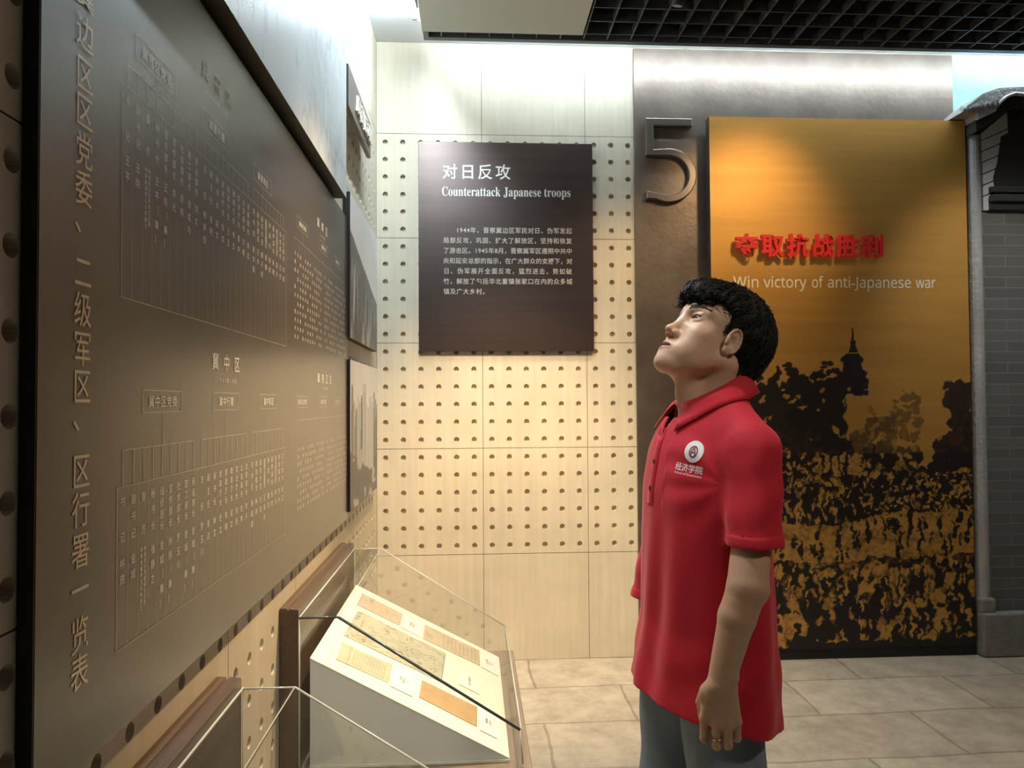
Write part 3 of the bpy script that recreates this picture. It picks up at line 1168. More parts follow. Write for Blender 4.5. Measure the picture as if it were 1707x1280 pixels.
# pale water between trunks, trunks
for _ in range(70):
    disc(rng.uniform(170, 245), rng.uniform(560, 592), rng.uniform(4, 10), rng.uniform(2, 5), rng.uniform(0.18, 0.35))
for x, w, ln_ in ((182, 2.2, 0), (196, 2, 4), (209, 2.5, -3), (225, 3, 16), (254, 2, 0), (266, 2, 5)):
    polyfill([(x - w, 550), (x + w, 550), (x + w - ln_ * 0.6, 610), (x - w - ln_ * 0.6, 610)], 0.97)
for _ in range(16):
    disc(rng.uniform(395, 430), rng.uniform(580, 608), rng.uniform(4, 9), rng.uniform(2, 4), 0.45)
# far crowd: dark, flecked with gold
dark = np.where((qq > 596) & (qq < 672), np.maximum(dark, 0.86 + 0.14 * vnoise((RH, RW), 6, 22, 2)), dark)
for _ in range(420):
    disc(rng.uniform(40, 432), rng.uniform(592, 668), rng.uniform(1.2, 4), rng.uniform(2, 6), rng.uniform(0.05, 0.55))
# open ground with single figures
dark = np.where((qq > 668) & (qq < 735), 0.16 + 0.34 * vnoise((RH, RW), 16, 23, 3, (0.6, 2.0)), dark)
for _ in range(75):
    x, y = rng.uniform(20, 432), rng.uniform(672, 732)
    disc(x, y, rng.uniform(2.4, 4.2), rng.uniform(6, 12), 0.97)
    disc(x, y - 11, 2.6, 3.0, 0.97)
# near crowd: heads and dark coats with gold gaps
dark = np.where(qq > 735, np.maximum(0.34, 1.25 * vnoise((RH, RW), 14, 24, 3)), dark)
for r_, (yy, n_, rw, rh) in enumerate(((745, 26, 7, 14), (765, 24, 9, 20), (790, 22, 12, 30), (820, 20, 14, 36), (850, 17, 16, 40))):
    for k in range(n_):
        x = (k + rng.uniform(-0.35, 0.35)) * 432 / (n_ - 1)
        y = yy + rng.uniform(-8, 8)
        v_ = rng.choice([0.97, 0.97, 0.95, 0.9, 0.35, 0.2])
        disc(x, y, rw * 0.42, rw * 0.48, 0.96)
        disc(x, y + rh * 0.75, rw, rh * 0.62, v_)
        if rng.random() < 0.5:
            disc(x + rng.uniform(-6, 6), y + rh * 0.4, 2.2, rng.uniform(5, 10), rng.uniform(0.05, 0.4))
for _ in range(160):
    disc(rng.uniform(10, 432), rng.uniform(740, 872), rng.uniform(1.5, 4.5), rng.uniform(3, 12), rng.uniform(0.05, 0.5))
dark = np.where(qq > 866, 0.95, dark)
dark += (vnoise((RH, RW), 5, 25, 2) - 0.5) * 0.22 * smooth(440, 560, qq) * (dark > 0.05)
# ragged, grainy edges as in an etched half-tone print
wa = np.clip((qq - 405) / 60, 0.12, 1)
dx_ = ((vnoise((RH, RW), 7, 41, 3) - 0.5) * 13 + (vnoise((RH, RW), 45, 42, 2) - 0.5) * 14) * wa
dy_ = ((vnoise((RH, RW), 7, 43, 3) - 0.5) * 13 + (vnoise((RH, RW), 45, 44, 2) - 0.5) * 30) * wa
ii = np.clip((np.mgrid[0:RH, 0:RW][0] + dy_ / S_).round().astype(int), 0, RH - 1)
jj = np.clip((np.mgrid[0:RH, 0:RW][1] + dx_ / S_).round().astype(int), 0, RW - 1)
dark = dark[ii, jj]
dark = np.where(qq > 560, smooth(0.20, 0.74, dark + 0.35 * (vnoise((RH, RW), 4, 45, 2) - 0.5)), dark)
dark = np.clip(dark, 0, 1)
brush = vnoise((RH, RW), 20, 26, 3, (0.5, 6)) - 0.5
gold = np.array([0.62, 0.33, 0.075]) * (1 + 0.22 * brush[..., None])
ink = np.array([0.012, 0.007, 0.006])
kk = (dark ** 0.8)[..., None]
colr = gold * (1 - kk) + ink * kk
img4 = np.concatenate([colr, (0.55 * (1 - dark))[..., None]], -1)[::-1]
gs = grid_sheet('print_face', (GXa, GY - 0.0008, GZa), (GXb - GXa, 0, 0), (0, 0, GZb - GZa), RW - 1, RH - 1, img4, M['print_gold'])
gs.data.transform(Matrix.Translation(-Vector(gp.location)))
gs.parent = gp
M['red'] = mat('red_lacquer', (0.78, 0.030, 0.025), 0.4)
for k, ch in enumerate('夺取抗战胜利'):
    mb = MB()
    char_at(mb, ch, (2.087 + 0.1462 * k, GY - 0.034, 2.336), UX, VZ, 0.132, 0.134, extrude=0.012, bold=0.030, res=3, N=(0, -1, 0))
    part(mb, 'raised_character', M['red'], gp)
    part(MB().tube([(2.087 + 0.1462 * k, GY - 0.001, 2.336), (2.087 + 0.1462 * k, GY - 0.024, 2.336)], 0.006, 8), 'standoff_pin', M['board_edge'], gp)
M['pale_gold'] = mat('pale_gold_lettering', (0.95, 0.90, 0.76), 0.5)
for wd, x0_, x1_ in (('Win', 2.020, 2.166), ('victory', 2.195, 2.446), ('of', 2.478, 2.544), ('anti-Japanese', 2.570, 3.062), ('war', 3.090, 3.208)):
    eb = MB()
    line_of(eb, math_sans(wd), (x0_, GY - 0.0016, 2.104), UX, VZ, 0.086, x1_ - x0_, bold=0.006)
    part(eb, 'english_word', M['pale_gold'], gp)


# ------------------------------------------------------------------ display cases along the left wall
M['wood'] = mat('dark_brown_wood', (0.065, 0.038, 0.023), 0.38, 0, 0.5, noise=(6, 0.3, (14, 1, 14), (0.12, 0.075, 0.047)), coat=0.2)
M['wood_light'] = mat('grey_brown_wood', (0.20, 0.155, 0.12), 0.4, 0, 0.5, noise=(5, 0.3, (14, 1.2, 14), (0.28, 0.22, 0.17)))
M['glass'] = glass_mat('clear_case_glass', (0.955, 0.965, 0.95), 0.02, 1.0)
M['glass_edge'] = mat('green_glass_edge', (0.055, 0.075, 0.065), 0.15, 0, 0.6)
M['glass_rim'] = mat('bright_glass_rim', (0.60, 0.62, 0.56), 0.2, 0, 0.6)
M['wedge'] = mat('pale_grey_stand', (0.82, 0.86, 0.83), 0.7)
M['wedge_top'] = mat('cream_stand_top', (0.86, 0.84, 0.72), 0.7)
ZB = 0.436
PROF = [(0.055, 0.866), (0.163, 0.866), (0.668, 0.540), (0.676, 0.445)]   # glass profile (x, z)


def display_case(yn, yf, label):
    t = thing('display_case', label, 'display case', (0, (yn + yf) / 2, 0), group=None)
    # wooden back board with a stepped top edge
    prof = [(0.001, ZB), (0.001, 0.893), (0.020, 0.893), (0.024, 0.886), (0.030, 0.892), (0.053, 0.889), (0.053, ZB)]
    part(MB().prism(prof, 1, yn, yf), 'back_board', M['wood'], t, bevel=0.0015)
    part(MB().box((0.001, yn - 0.012, ZB - 0.03), (0.703, yf + 0.012, ZB)), 'base_plate', M['wood_light'], t, bevel=0.004)
    part(MB().box((0.001, yn + 0.02, 0.08), (0.66, yf - 0.02, ZB - 0.03)), 'cabinet_body', M['wood'], t)
    part(MB().box((0.001, yn + 0.05, 0.0), (0.62, yf - 0.05, 0.08)), 'kick_base', M['board_edge'], t)
    g_ = MB()
    e = 0.006
    ring_o = PROF + [(0.676, ZB), (0.055, ZB)]
    for a, c in zip(PROF[:-1], PROF[1:]):
        g_.add([(a[0], yn, a[1]), (a[0], yf, a[1]), (c[0], yf, c[1]), (c[0], yn, c[1])], [(0, 1, 2, 3)])
    for y in (yn, yf):
        g_.add([(p[0], y, p[1]) for p in ring_o], [tuple(range(len(ring_o)))])
    part(g_, 'glass_cover', M['glass'], t)
    rm = MB()
    for y, r_ in ((yn, 0.0034), (yf, 0.002)):
        ed = MB()
        ed.tube([(p[0], y, p[1]) for p in PROF[:2]], r_, 6)
        ed.tube([(p[0], y, p[1]) for p in (PROF[1], PROF[2])], r_ * 1.25, 6)
        part(ed, 'glass_edge', M['glass_edge'] if y == yn else M['glass_rim'], t, True)
        rm.tube([(p[0], y, p[1]) for p in (PROF[2], PROF[3])], r_ * 0.8, 6)
        rm.tube([(0.056, y, 0.866), (0.056, y, ZB)], r_ * 0.7, 6)
    rm.tube([(0.056, yn, 0.868), (0.056, yf, 0.868)], 0.0026, 6)
    rm.tube([(0.163, yn, 0.867), (0.163, yf, 0.867)], 0.0013, 6)
    rm.tube([(0.672, yn, 0.541), (0.672, yf, 0.541)], 0.0022, 6)
    part(rm, 'glass_rim', M['glass_rim'], t, True)
    return t


display_case(-2.033, -1.103, 'glass-topped display case with wooden back holding old documents, nearer the back wall')
display_case(-3.45, -2.520, 'glass-topped wooden display case in the near left foreground, empty glass corner in view')

E0 = Vector((0.078, 0.0, 0.745))
ES = Vector((0.562, 0.0, -0.298)).normalized()      # down the slope
EN = Vector((-ES.z, 0, ES.x))                        # off the slope
SL = 0.6361


def stand(yn, yf, label):
    t = thing('document_stand', label, 'document stand', (0.35, (yn + yf) / 2, ZB))
    part(MB().prism([(0.078, ZB + .001), (0.078, 0.742), (0.640, 0.444), (0.640, ZB + .001)], 1, yn + .002, yf - .002), 'wedge', M['wedge'], t)
    a, c = E0, E0 + ES * SL
    part(MB().prism([(a.x, a.z - .003), (a.x, a.z), (c.x, c.z), (c.x, c.z - .003)], 1, yn, yf), 'top_sheet', M['wedge_top'], t)
    part(MB().box((0.078, yn - .003, ZB + .001), (0.640, yn, ZB + .008)), 'bottom_trim', M['wedge_top'], t)
    return t


stand(-2.003, -1.200, 'sloped white document stand inside the display case nearer the back wall')
stand(-3.42, -2.72, 'sloped white document stand inside the near left display case')


def slope_pt(s, y, h):
    p = E0 + ES * s + EN * h
    return (p.x, y, p.z)


M['paper'] = attr_mat('old_paper', 'tone', 0.8, 0, 0.2)
M['card'] = mat('white_caption_card', (0.86, 0.85, 0.80), 0.7)
M['ink'] = mat('grey_ink', (0.16, 0.16, 0.17), 0.8)


def document(quad, label, base, kind, seed, h=0.0012):
    """quad: (s, y) corners far-back, far-front, near-front, near-back on the slope"""
    n1_, n2_ = 56, 40
    hi, wi = n2_ + 1, n1_ + 1
    nz = vnoise((hi, wi), 12, seed, 3)
    im = np.array(base)[None, None, :] * (0.86 + 0.28 * nz[..., None])
    vv_, uu_ = np.mgrid[0:hi, 0:wi]
    if kind == 'table':
        msk = (vv_ % 4 < 2) & (uu_ > 14) & (uu_ < 52) & (vv_ > 3) & (vv_ < hi - 4) & (uu_ % 3 > 0)
        im[msk] *= 0.62
        im[:, 11:13] *= 0.8
    elif kind == 'map':
        n3 = vnoise((hi, wi), 7, seed + 5, 3)
        im[np.abs(n3 - 0.5) < 0.025] *= 0.55
        im[(n3 > 0.62)] *= 0.86
    elif kind == 'columns':
        msk = (uu_ % 4 == 0) & (uu_ > 16) & (vv_ > 4) & (vv_ < hi - 5)
        im[msk] *= 0.75
        im[(uu_ > 3) & (uu_ < 10) & (vv_ > 8) & (vv_ < 22)] *= 0.85
    else:
        im[(vv_ % 5 == 0) & (uu_ > 6) & (nz > 0.5)] *= 0.88
    P = np.zeros((hi, wi, 3))
    (s0, y0), (s1, y1), (s2, y2), (s3, y3) = quad
    for i in range(hi):
        tv = i / n2_
        for j in range(wi):
            tu = j / n1_
            s = (s3 * (1 - tu) + s2 * tu) * (1 - tv) + (s0 * (1 - tu) + s1 * tu) * tv
            y = (y3 * (1 - tu) + y2 * tu) * (1 - tv) + (y0 * (1 - tu) + y1 * tu) * tv
            P[i, j] = slope_pt(s, y, h + 0.0006 * nz[i, j])
    idx = np.arange(hi * wi).reshape(hi, wi)
    F = np.stack([idx[:-1, :-1], idx[:-1, 1:], idx[1:, 1:], idx[1:, :-1]], -1).reshape(-1, 4)
    c = P.reshape(-1, 3).mean(0)
    o = quads_mesh('document', P.reshape(-1, 3) - c, F, M['paper'], None, True, im.reshape(-1, 3))
    o.location = c
    sd = o.modifiers.new('thickness', 'SOLIDIFY')
    sd.thickness = 0.0008
    tag(o, label, 'document', 'old documents in the display case')
    return o


def caption(quad, label, lines, h=0.0014):
    (s0, y0), (s1, y1), (s2, y2), (s3, y3) = quad
    sc, yc = (s0 + s1 + s2 + s3) / 4, (y0 + y1 + y2 + y3) / 4
    t = thing('caption_card', label, 'caption card', slope_pt(sc, yc, h), group='caption cards in the display case')
    cb = MB()
    top = [slope_pt(s, y, h + 0.0012) for s, y in quad]
    bot = [slope_pt(s, y, h) for s, y in quad]
    cb.add(top + bot, [(0, 1, 2, 3), (7, 6, 5, 4)] + [(i, 4 + i, 4 + (i + 1) % 4, (i + 1) % 4) for i in range(4)])
    part(cb, 'card', M['card'], t)
    tx = MB()
    w = abs(s1 - s0)
    hgt = abs(y0 - y3)
    for k, text in enumerate(lines):
        s = sc - 0.012 * (len(lines) - 1) / 2 + 0.012 * k
        n = len(text)
        ch_h = min(0.0095, hgt * 0.8 / n)
        for i, chx in enumerate(text):
            y = yc + (n - 1) * ch_h / 2 - i * ch_h
            char_at(tx, chx, slope_pt(s, y, h + 0.0016), (0, -1, 0), tuple(ES * -1), ch_h, 0.0095, bold=0.01)
    part(tx, 'caption_lettering', M['ink'], t)
    return t


TAN, GREENISH, BROWN = (0.52, 0.43, 0.31), (0.56, 0.53, 0.38), (0.50, 0.34, 0.18)
document([(0.038, -1.267), (0.212, -1.269), (0.215, -1.408), (0.042, -1.414)], 'tan old sheet in the back row of the case, nearest the wall', TAN, 'plain', 31)
document([(0.308, -1.262), (0.546, -1.240), (0.547, -1.403), (0.313, -1.420)], 'tan old sheet with vertical columns in the back row, farther from the left wall', TAN, 'columns', 32)
document([(0.056, -1.466), (0.408, -1.452), (0.404, -1.722), (0.052, -1.738)], 'large greyish-green old map sheet in the middle row of the case', (0.50, 0.49, 0.37), 'map', 33)
document([(0.058, -1.798), (0.231, -1.778), (0.235, -1.917), (0.066, -1.933)], 'yellowish old sheet printed with a table in the front row of the case', GREENISH, 'table', 34)
document([(0.337, -1.779), (0.533, -1.773), (0.531, -1.912), (0.337, -1.908)], 'plain brown old sheet in the front row of the case', BROWN, 'plain', 35)
caption([(0.220, -1.262), (0.303, -1.262), (0.300, -1.418), (0.219, -1.420)], 'white caption card between the two tan sheets of the back row', ['晋察冀军区', '反攻命令'])
caption([(0.554, -1.240), (0.630, -1.243), (0.624, -1.415), (0.553, -1.410)], 'white caption card at the lower end of the back row of the case', ['解放区公告', '一九四五年', '布告'])
caption([(0.466, -1.535), (0.545, -1.532), (0.543, -1.668), (0.465, -1.667)], 'white caption card beside the large map sheet in the case', ['作战地图一九四五'])
caption([(0.243, -1.766), (0.318, -1.766), (0.317, -1.929), (0.245, -1.931)], 'white caption card beside the yellowish table sheet in the front row', ['统计表', '一九四四年', '文件'])
caption([(0.543, -1.764), (0.602, -1.760), (0.598, -1.925), (0.540, -1.925)], 'white caption card at the lower end of the front row of the case', ['通知原件', '一九四五年'])


# ------------------------------------------------------------------ the visitor: surfaces from smooth distance fields
def ssq(v):
    return np.einsum('ij,ij->i', v, v)


class Ell:
    def __init__(s, c, r, R=None):
        s.c, s.r, s.R = np.array(c, float), np.array(r, float), None if R is None else np.array(R, float)

    def __call__(s, P):
        q = P - s.c
        if s.R is not None:
            q = q @ s.R
        k0 = np.sqrt(ssq(q / s.r)) + 1e-9
        k1 = np.sqrt(ssq(q / s.r ** 2)) + 1e-9
        return k0 * (k0 - 1) / k1


class Cap:
    def __init__(s, a, b, ra, rb, squash=None):
        s.a, s.b, s.ra, s.rb = np.array(a, float), np.array(b, float), ra, rb

    def __call__(s, P):
        ba = s.b - s.a
        t = np.clip((P - s.a) @ ba / (ba @ ba), 0, 1)
        return np.sqrt(ssq(P - s.a - t[:, None] * ba)) - (s.ra + (s.rb - s.ra) * t)


class Stack:
    """elliptical sections along z: rows of (z, xc, yc, rx, ry)"""

    def __init__(s, rows, power=2.0):
        rows = sorted(rows)
        zz = np.array([r[0] for r in rows], float)
        fine = np.linspace(zz[0], zz[-1], 200)
        s.z = fine
        s.v = []
        for k in range(1, 5):
            y = np.array([r[k] for r in rows], float)
            f = np.interp(fine, zz, y)
            w = np.hanning(15)
            w /= w.sum()
            f = np.convolve(np.pad(f, 7, mode='edge'), w, 'valid')
            s.v.append(f)
        s.z0, s.z1 = zz[0], zz[-1]

    def __call__(s, P):
        z = np.clip(P[:, 2], s.z0, s.z1)
        xc, yc, rx, ry = (np.interp(z, s.z, v) for v in s.v)
        qx, qy = P[:, 0] - xc, P[:, 1] - yc
        k0 = np.sqrt((qx / rx) ** 2 + (qy / ry) ** 2) + 1e-9
        k1 = np.sqrt((qx / rx ** 2) ** 2 + (qy / ry ** 2) ** 2) + 1e-9
        d = k0 * (k0 - 1) / k1
        return np.maximum(d, np.maximum(s.z0 - P[:, 2], P[:, 2] - s.z1))


def smin(a, b, k):
    h = np.clip(0.5 + 0.5 * (b - a) / k, 0, 1)
    return b * (1 - h) + a * h - k * h * (1 - h)


def smax(a, b, k):
    return -smin(-a, -b, k)


class Field:
    """ordered list of (op, k, prim): 'u' smooth union, 's' smooth cut; frame moves prims into a rotated frame"""

    def __init__(s):
        s.ops = []
        s.post = None

    def u(s, prim, k=0.01, frame=None):
        s.ops.append(('u', k, prim, frame))

    def cut(s, prim, k=0.005, frame=None):
        s.ops.append(('s', k, prim, frame))

    def ev(s, P, ops=None):
        d = None
        cache = {}
        for op, k, prim, fr in (s.ops if ops is None else ops):
            if fr is None:
                Q = P
            else:
                if id(fr) not in cache:
                    cache[id(fr)] = (P - fr[0]) @ fr[1]
                Q = cache[id(fr)]
            e = prim(Q)
            if op == 'u':
                d = e if d is None else smin(d, e, k)
            elif d is not None:
                d = smax(d, -e, k)
        if d is None:
            d = np.full(len(P), 1.0)
        return d if s.post is None else s.post(P, d)

    def near(s, c, R):
        keep = []
        c = c[None, :]
        for o in s.ops:
            Q = c if o[3] is None else (c - o[3][0]) @ o[3][1]
            if o[2](Q)[0] < R * 1.25 + o[1] + 0.01:
                keep.append(o)
        return keep


def surface(field, lo, hi, h, B=30):
    """naive surface nets on a sparse set of blocks"""
    lo = np.array(lo, float)
    n = np.ceil((np.array(hi) - lo) / h).astype(int) + 1
    nb_ = np.ceil(n / B).astype(int)
    N = nb_ * B + 2
    ids, pos, quads = [], [], []
    half = B * h * 0.5 * math.sqrt(3)

    def cid(i, j, k):
        return ((i + 1) * N[1] + (j + 1)) * N[2] + (k + 1)
    base = np.arange(B + 1) * h
    for bi in range(nb_[0]):
        for bj in range(nb_[1]):
            for bk in range(nb_[2]):
                o = lo + np.array([bi, bj, bk]) * B * h
                c = o + B * h / 2
                ops = field.near(c, half)
                if not any(q[0] == 'u' for q in ops):
                    continue
                X, Y, Z = np.meshgrid(o[0] + base, o[1] + base, o[2] + base, indexing='ij')
                D = field.ev(np.stack([X.ravel(), Y.ravel(), Z.ravel()], 1), ops).reshape(B + 1, B + 1, B + 1)
                Sg = D < 0
                if Sg.all() or not Sg.any():
                    continue
                # cells
                cs = np.zeros((B, B, B), int)
                for dx in (0, 1):
                    for dy in (0, 1):
                        for dz in (0, 1):
                            cs += Sg[dx:B + dx, dy:B + dy, dz:B + dz]
                I, J, K = np.nonzero((cs > 0) & (cs < 8))
                acc = np.zeros((len(I), 3))
                cnt = np.zeros(len(I))
                for ax in range(3):
                    for p_ in (0, 1):
                        for q_ in (0, 1):
                            off0 = [0, 0, 0]
                            oth = [a for a in range(3) if a != ax]
                            off0[oth[0]], off0[oth[1]] = p_, q_
                            off1 = list(off0)
                            off1[ax] = 1
                            d0 = D[I + off0[0], J + off0[1], K + off0[2]]
                            d1 = D[I + off1[0], J + off1[1], K + off1[2]]
                            m = (d0 < 0) != (d1 < 0)
                            t = np.where(m, d0 / np.where(m, d0 - d1, 1), 0)
                            pt = np.zeros((len(I), 3))
                            pt[:, oth[0]], pt[:, oth[1]] = p_, q_
                            pt[:, ax] = t
                            acc += pt * m[:, None]
                            cnt += m
                P = o + (np.stack([I, J, K], 1) + acc / cnt[:, None]) * h
                gi, gj, gk = I + bi * B, J + bj * B, K + bk * B
                ids.append(cid(gi, gj, gk))
                pos.append(P)
                # quads on sign-changing edges
                for ax in range(3):
                    sl0 = [slice(0, B)] * 3
                    sl1 = [slice(0, B)] * 3
                    sl1[ax] = slice(1, B + 1)
                    a, b_ = Sg[tuple(sl0)], Sg[tuple(sl1)]
                    for flip, msk in ((False, a & ~b_), (True, ~a & b_)):
                        i, j, k = np.nonzero(msk)
                        if not len(i):
                            continue
                        i, j, k = i + bi * B, j + bj * B, k + bk * B
                        if ax == 0:
                            q4 = [cid(i, j - 1, k - 1), cid(i, j, k - 1), cid(i, j, k), cid(i, j - 1, k)]
                        elif ax == 1:
                            q4 = [cid(i - 1, j, k - 1), cid(i - 1, j, k), cid(i, j, k), cid(i, j, k - 1)]
                        else:
                            q4 = [cid(i - 1, j - 1, k), cid(i, j - 1, k), cid(i, j, k), cid(i - 1, j, k)]
                        quads.append(np.stack(q4[::-1] if flip else q4, 1))
    ids, pos, quads = np.concatenate(ids), np.concatenate(pos), np.concatenate(quads)
    order = np.argsort(ids)
    ids, pos = ids[order], pos[order]
    ix = np.searchsorted(ids, quads)
    ix = np.clip(ix, 0, len(ids) - 1)
    ok = (ids[ix] == quads).all(1)
    return pos, ix[ok]


# frame of the person: +x the way he faces, +y his left, origin on the floor between the feet
BASE = Vector((1.060, -2.530, 0.0))
FACE = math.radians(187)
man = thing('person', 'person in a red polo shirt and blue jeans looking up at the wall panel', 'person', BASE, FACE)

# ---- head frame
HO = np.array([-0.002, 0.0, 1.584])
yaw_, pit_, rol_ = math.radians(9), math.radians(32), math.radians(0)
hf = np.array([math.cos(pit_) * math.cos(yaw_), math.cos(pit_) * math.sin(yaw_), math.sin(pit_)])
hl = np.array([-math.sin(yaw_), math.cos(yaw_), 0])
hu = np.cross(hf, hl)
HR = np.stack([hf, hl, hu], 1)
HEAD = (HO, HR)


def H2L(p):
    return HO + HR @ np.array(p, float)


body = Field()
U, C_ = body.u, body.cut
# cranium and face
U(Ell((-0.014, 0, 0.046), (0.096, 0.075, 0.080)), 0.01, HEAD)
U(Ell((0.030, 0, 0.030), (0.062, 0.064, 0.066)), 0.03, HEAD)
U(Ell((0.034, 0, -0.030), (0.056, 0.056, 0.070)), 0.03, HEAD)
for s in (1, -1):
    U(Cap((-0.004, 0.054 * s, -0.042), (0.072, 0.017 * s, -0.094), 0.016, 0.015), 0.03, HEAD)
    U(Ell((0.053, 0.043 * s, -0.016), (0.026, 0.021, 0.019)), 0.02, HEAD)
U(Ell((0.083, 0, -0.096), (0.019, 0.022, 0.017)), 0.018, HEAD)
U(Ell((0.074, 0, -0.066), (0.028, 0.034, 0.024)), 0.02, HEAD)
for s in (1, -1):
    U(Cap((0.083, 0.012 * s, 0.034), (0.064, 0.048 * s, 0.032), 0.009, 0.008), 0.014, HEAD)
    C_(Ell((0.094, 0.033 * s, 0.0135), (0.021, 0.019, 0.011)), 0.014, HEAD)
    U(Ell((0.047, 0.040 * s, -0.046), (0.034, 0.022, 0.036)), 0.02, HEAD)
# nose
U(Cap((0.084, 0, 0.020), (0.101, 0, -0.020), 0.0080, 0.0090), 0.012, HEAD)
U(Ell((0.1055, 0, -0.0275), (0.0118, 0.0108, 0.0098)), 0.008, HEAD)
for s in (1, -1):
    U(Ell((0.094, 0.0128 * s, -0.0325), (0.0120, 0.0070, 0.0080)), 0.006, HEAD)
    C_(Ell((0.1010, 0.0066 * s, -0.0395), (0.0068, 0.0040, 0.0056)), 0.002, HEAD)
# lids around the eyeballs
EYE = (0.0705, 0.0325, 0.0145)
for s in (1, -1):
    e = np.array([EYE[0], EYE[1] * s, EYE[2]])
    U(Ell(e + (0.001, 0, 0), (0.0150, 0.0172, 0.0142)), 0.006, HEAD)
    C_(Ell(e + (0.013, 0.001 * s, -0.0002), (0.0140, 0.0138, 0.0052)), 0.0015, HEAD)
    U(Cap(e + (0.0125, -0.013 * s, 0.0085), e + (0.0085, 0.013 * s, 0.0085), 0.0022, 0.0025), 0.004, HEAD)
# mouth, slightly open
for s in (1, -1):
    U(Cap((0.0985, 0.003 * s, -0.0560), (0.0845, 0.0235 * s, -0.0640), 0.0052, 0.0030), 0.006, HEAD)
    U(Cap((0.0955, 0.000, -0.0725), (0.0840, 0.0215 * s, -0.0660), 0.0058, 0.0030), 0.006, HEAD)
C_(Ell((0.1010, 0, -0.0642), (0.0180, 0.0195, 0.0026)), 0.0015, HEAD)
C_(Ell((0.1060, 0, -0.0470), (0.0060, 0.0032, 0.0070)), 0.006, HEAD)
# ears
for s in (1, -1):
    ec = np.array([0.003, 0.0745 * s, 0.000])
    U(Ell(ec, (0.0165, 0.0060, 0.0285)), 0.006, HEAD)
    U(Ell(ec + (0.003, -0.002 * s, -0.024), (0.009, 0.006, 0.009)), 0.006, HEAD)
    C_(Ell(ec + (0.003, 0.0080 * s, -0.003), (0.0095, 0.0085, 0.0150)), 0.003, HEAD)
    C_(Cap(ec + (-0.0095, 0.0075 * s, -0.008), ec + (-0.004, 0.0075 * s, 0.0185), 0.0022, 0.0026), 0.002, HEAD)
    th = np.linspace(math.radians(-60), math.radians(205), 12)
    rim = [ec + np.array([-0.0155 * math.cos(t), 0.0050 * s, 0.0275 * math.sin(t)]) for t in th]
    for a, b_ in zip(rim[:-1], rim[1:]):
        U(Cap(a, b_, 0.0032, 0.0032), 0.002, HEAD)
    U(Ell(ec + (0.013, 0.004 * s, -0.004), (0.004, 0.005, 0.007)), 0.004, HEAD)
# neck, throat
nk0, nk1 = np.array([-0.004, 0, 1.400]), H2L((-0.030, 0, -0.030))
U(Cap(nk0, nk1, 0.060, 0.055), 0.02)
U(Cap((0.044, 0, 1.430), H2L((0.026, 0, -0.082)), 0.030, 0.026), 0.025)
U(Ell((0.070, 0, 1.478), (0.010, 0.010, 0.014)), 0.016)
for s in (1, -1):
    U(Cap(H2L((-0.030, 0.055 * s, -0.040)), (0.045, 0.018 * s, 1.418), 0.015, 0.012), 0.025)
# trunk under the shirt
U(Stack([(0.86, 0.02, 0, 0.085, 0.145), (1.0, 0.018, 0, 0.090, 0.148), (1.2, 0.018, 0, 0.084, 0.152), (1.34, 0.014, 0, 0.076, 0.140),
         (1.42, 0.004, 0, 0.056, 0.100), (1.44, -0.01, 0, 0.06, 0.08)]), 0.03)
# left arm (towards the camera)
SHL, ELL_, WRL = (-0.010, 0.180, 1.355), (0.050, 0.236, 1.122), (0.099, 0.226, 0.952)
U(Cap(SHL, ELL_, 0.034, 0.0365), 0.02)
mid = np.array(ELL_) * 0.68 + np.array(WRL) * 0.32 + (0.004, 0, 0)
U(Cap(ELL_, mid, 0.0350, 0.0335), 0.006)
U(Cap(mid, WRL, 0.0330, 0.0240), 0.006)
U(Ell(np.array(ELL_) + (-0.022, 0.004, -0.004), (0.014, 0.018, 0.022)), 0.012)
U(Ell(np.array(WRL) + (-0.016, 0.016, 0.010), (0.008, 0.008, 0.010)), 0.012)
# right arm
SHR, ELR, WRR = (-0.005, -0.180, 1.330), (0.034, -0.222, 1.085), (0.072, -0.212, 0.880)
U(Cap(SHR, ELR, 0.034, 0.0365), 0.02)
midr = np.array(ELR) * 0.68 + np.array(WRR) * 0.32
U(Cap(ELR, midr, 0.0350, 0.0335), 0.006)
U(Cap(midr, WRR, 0.0330, 0.0240), 0.006)


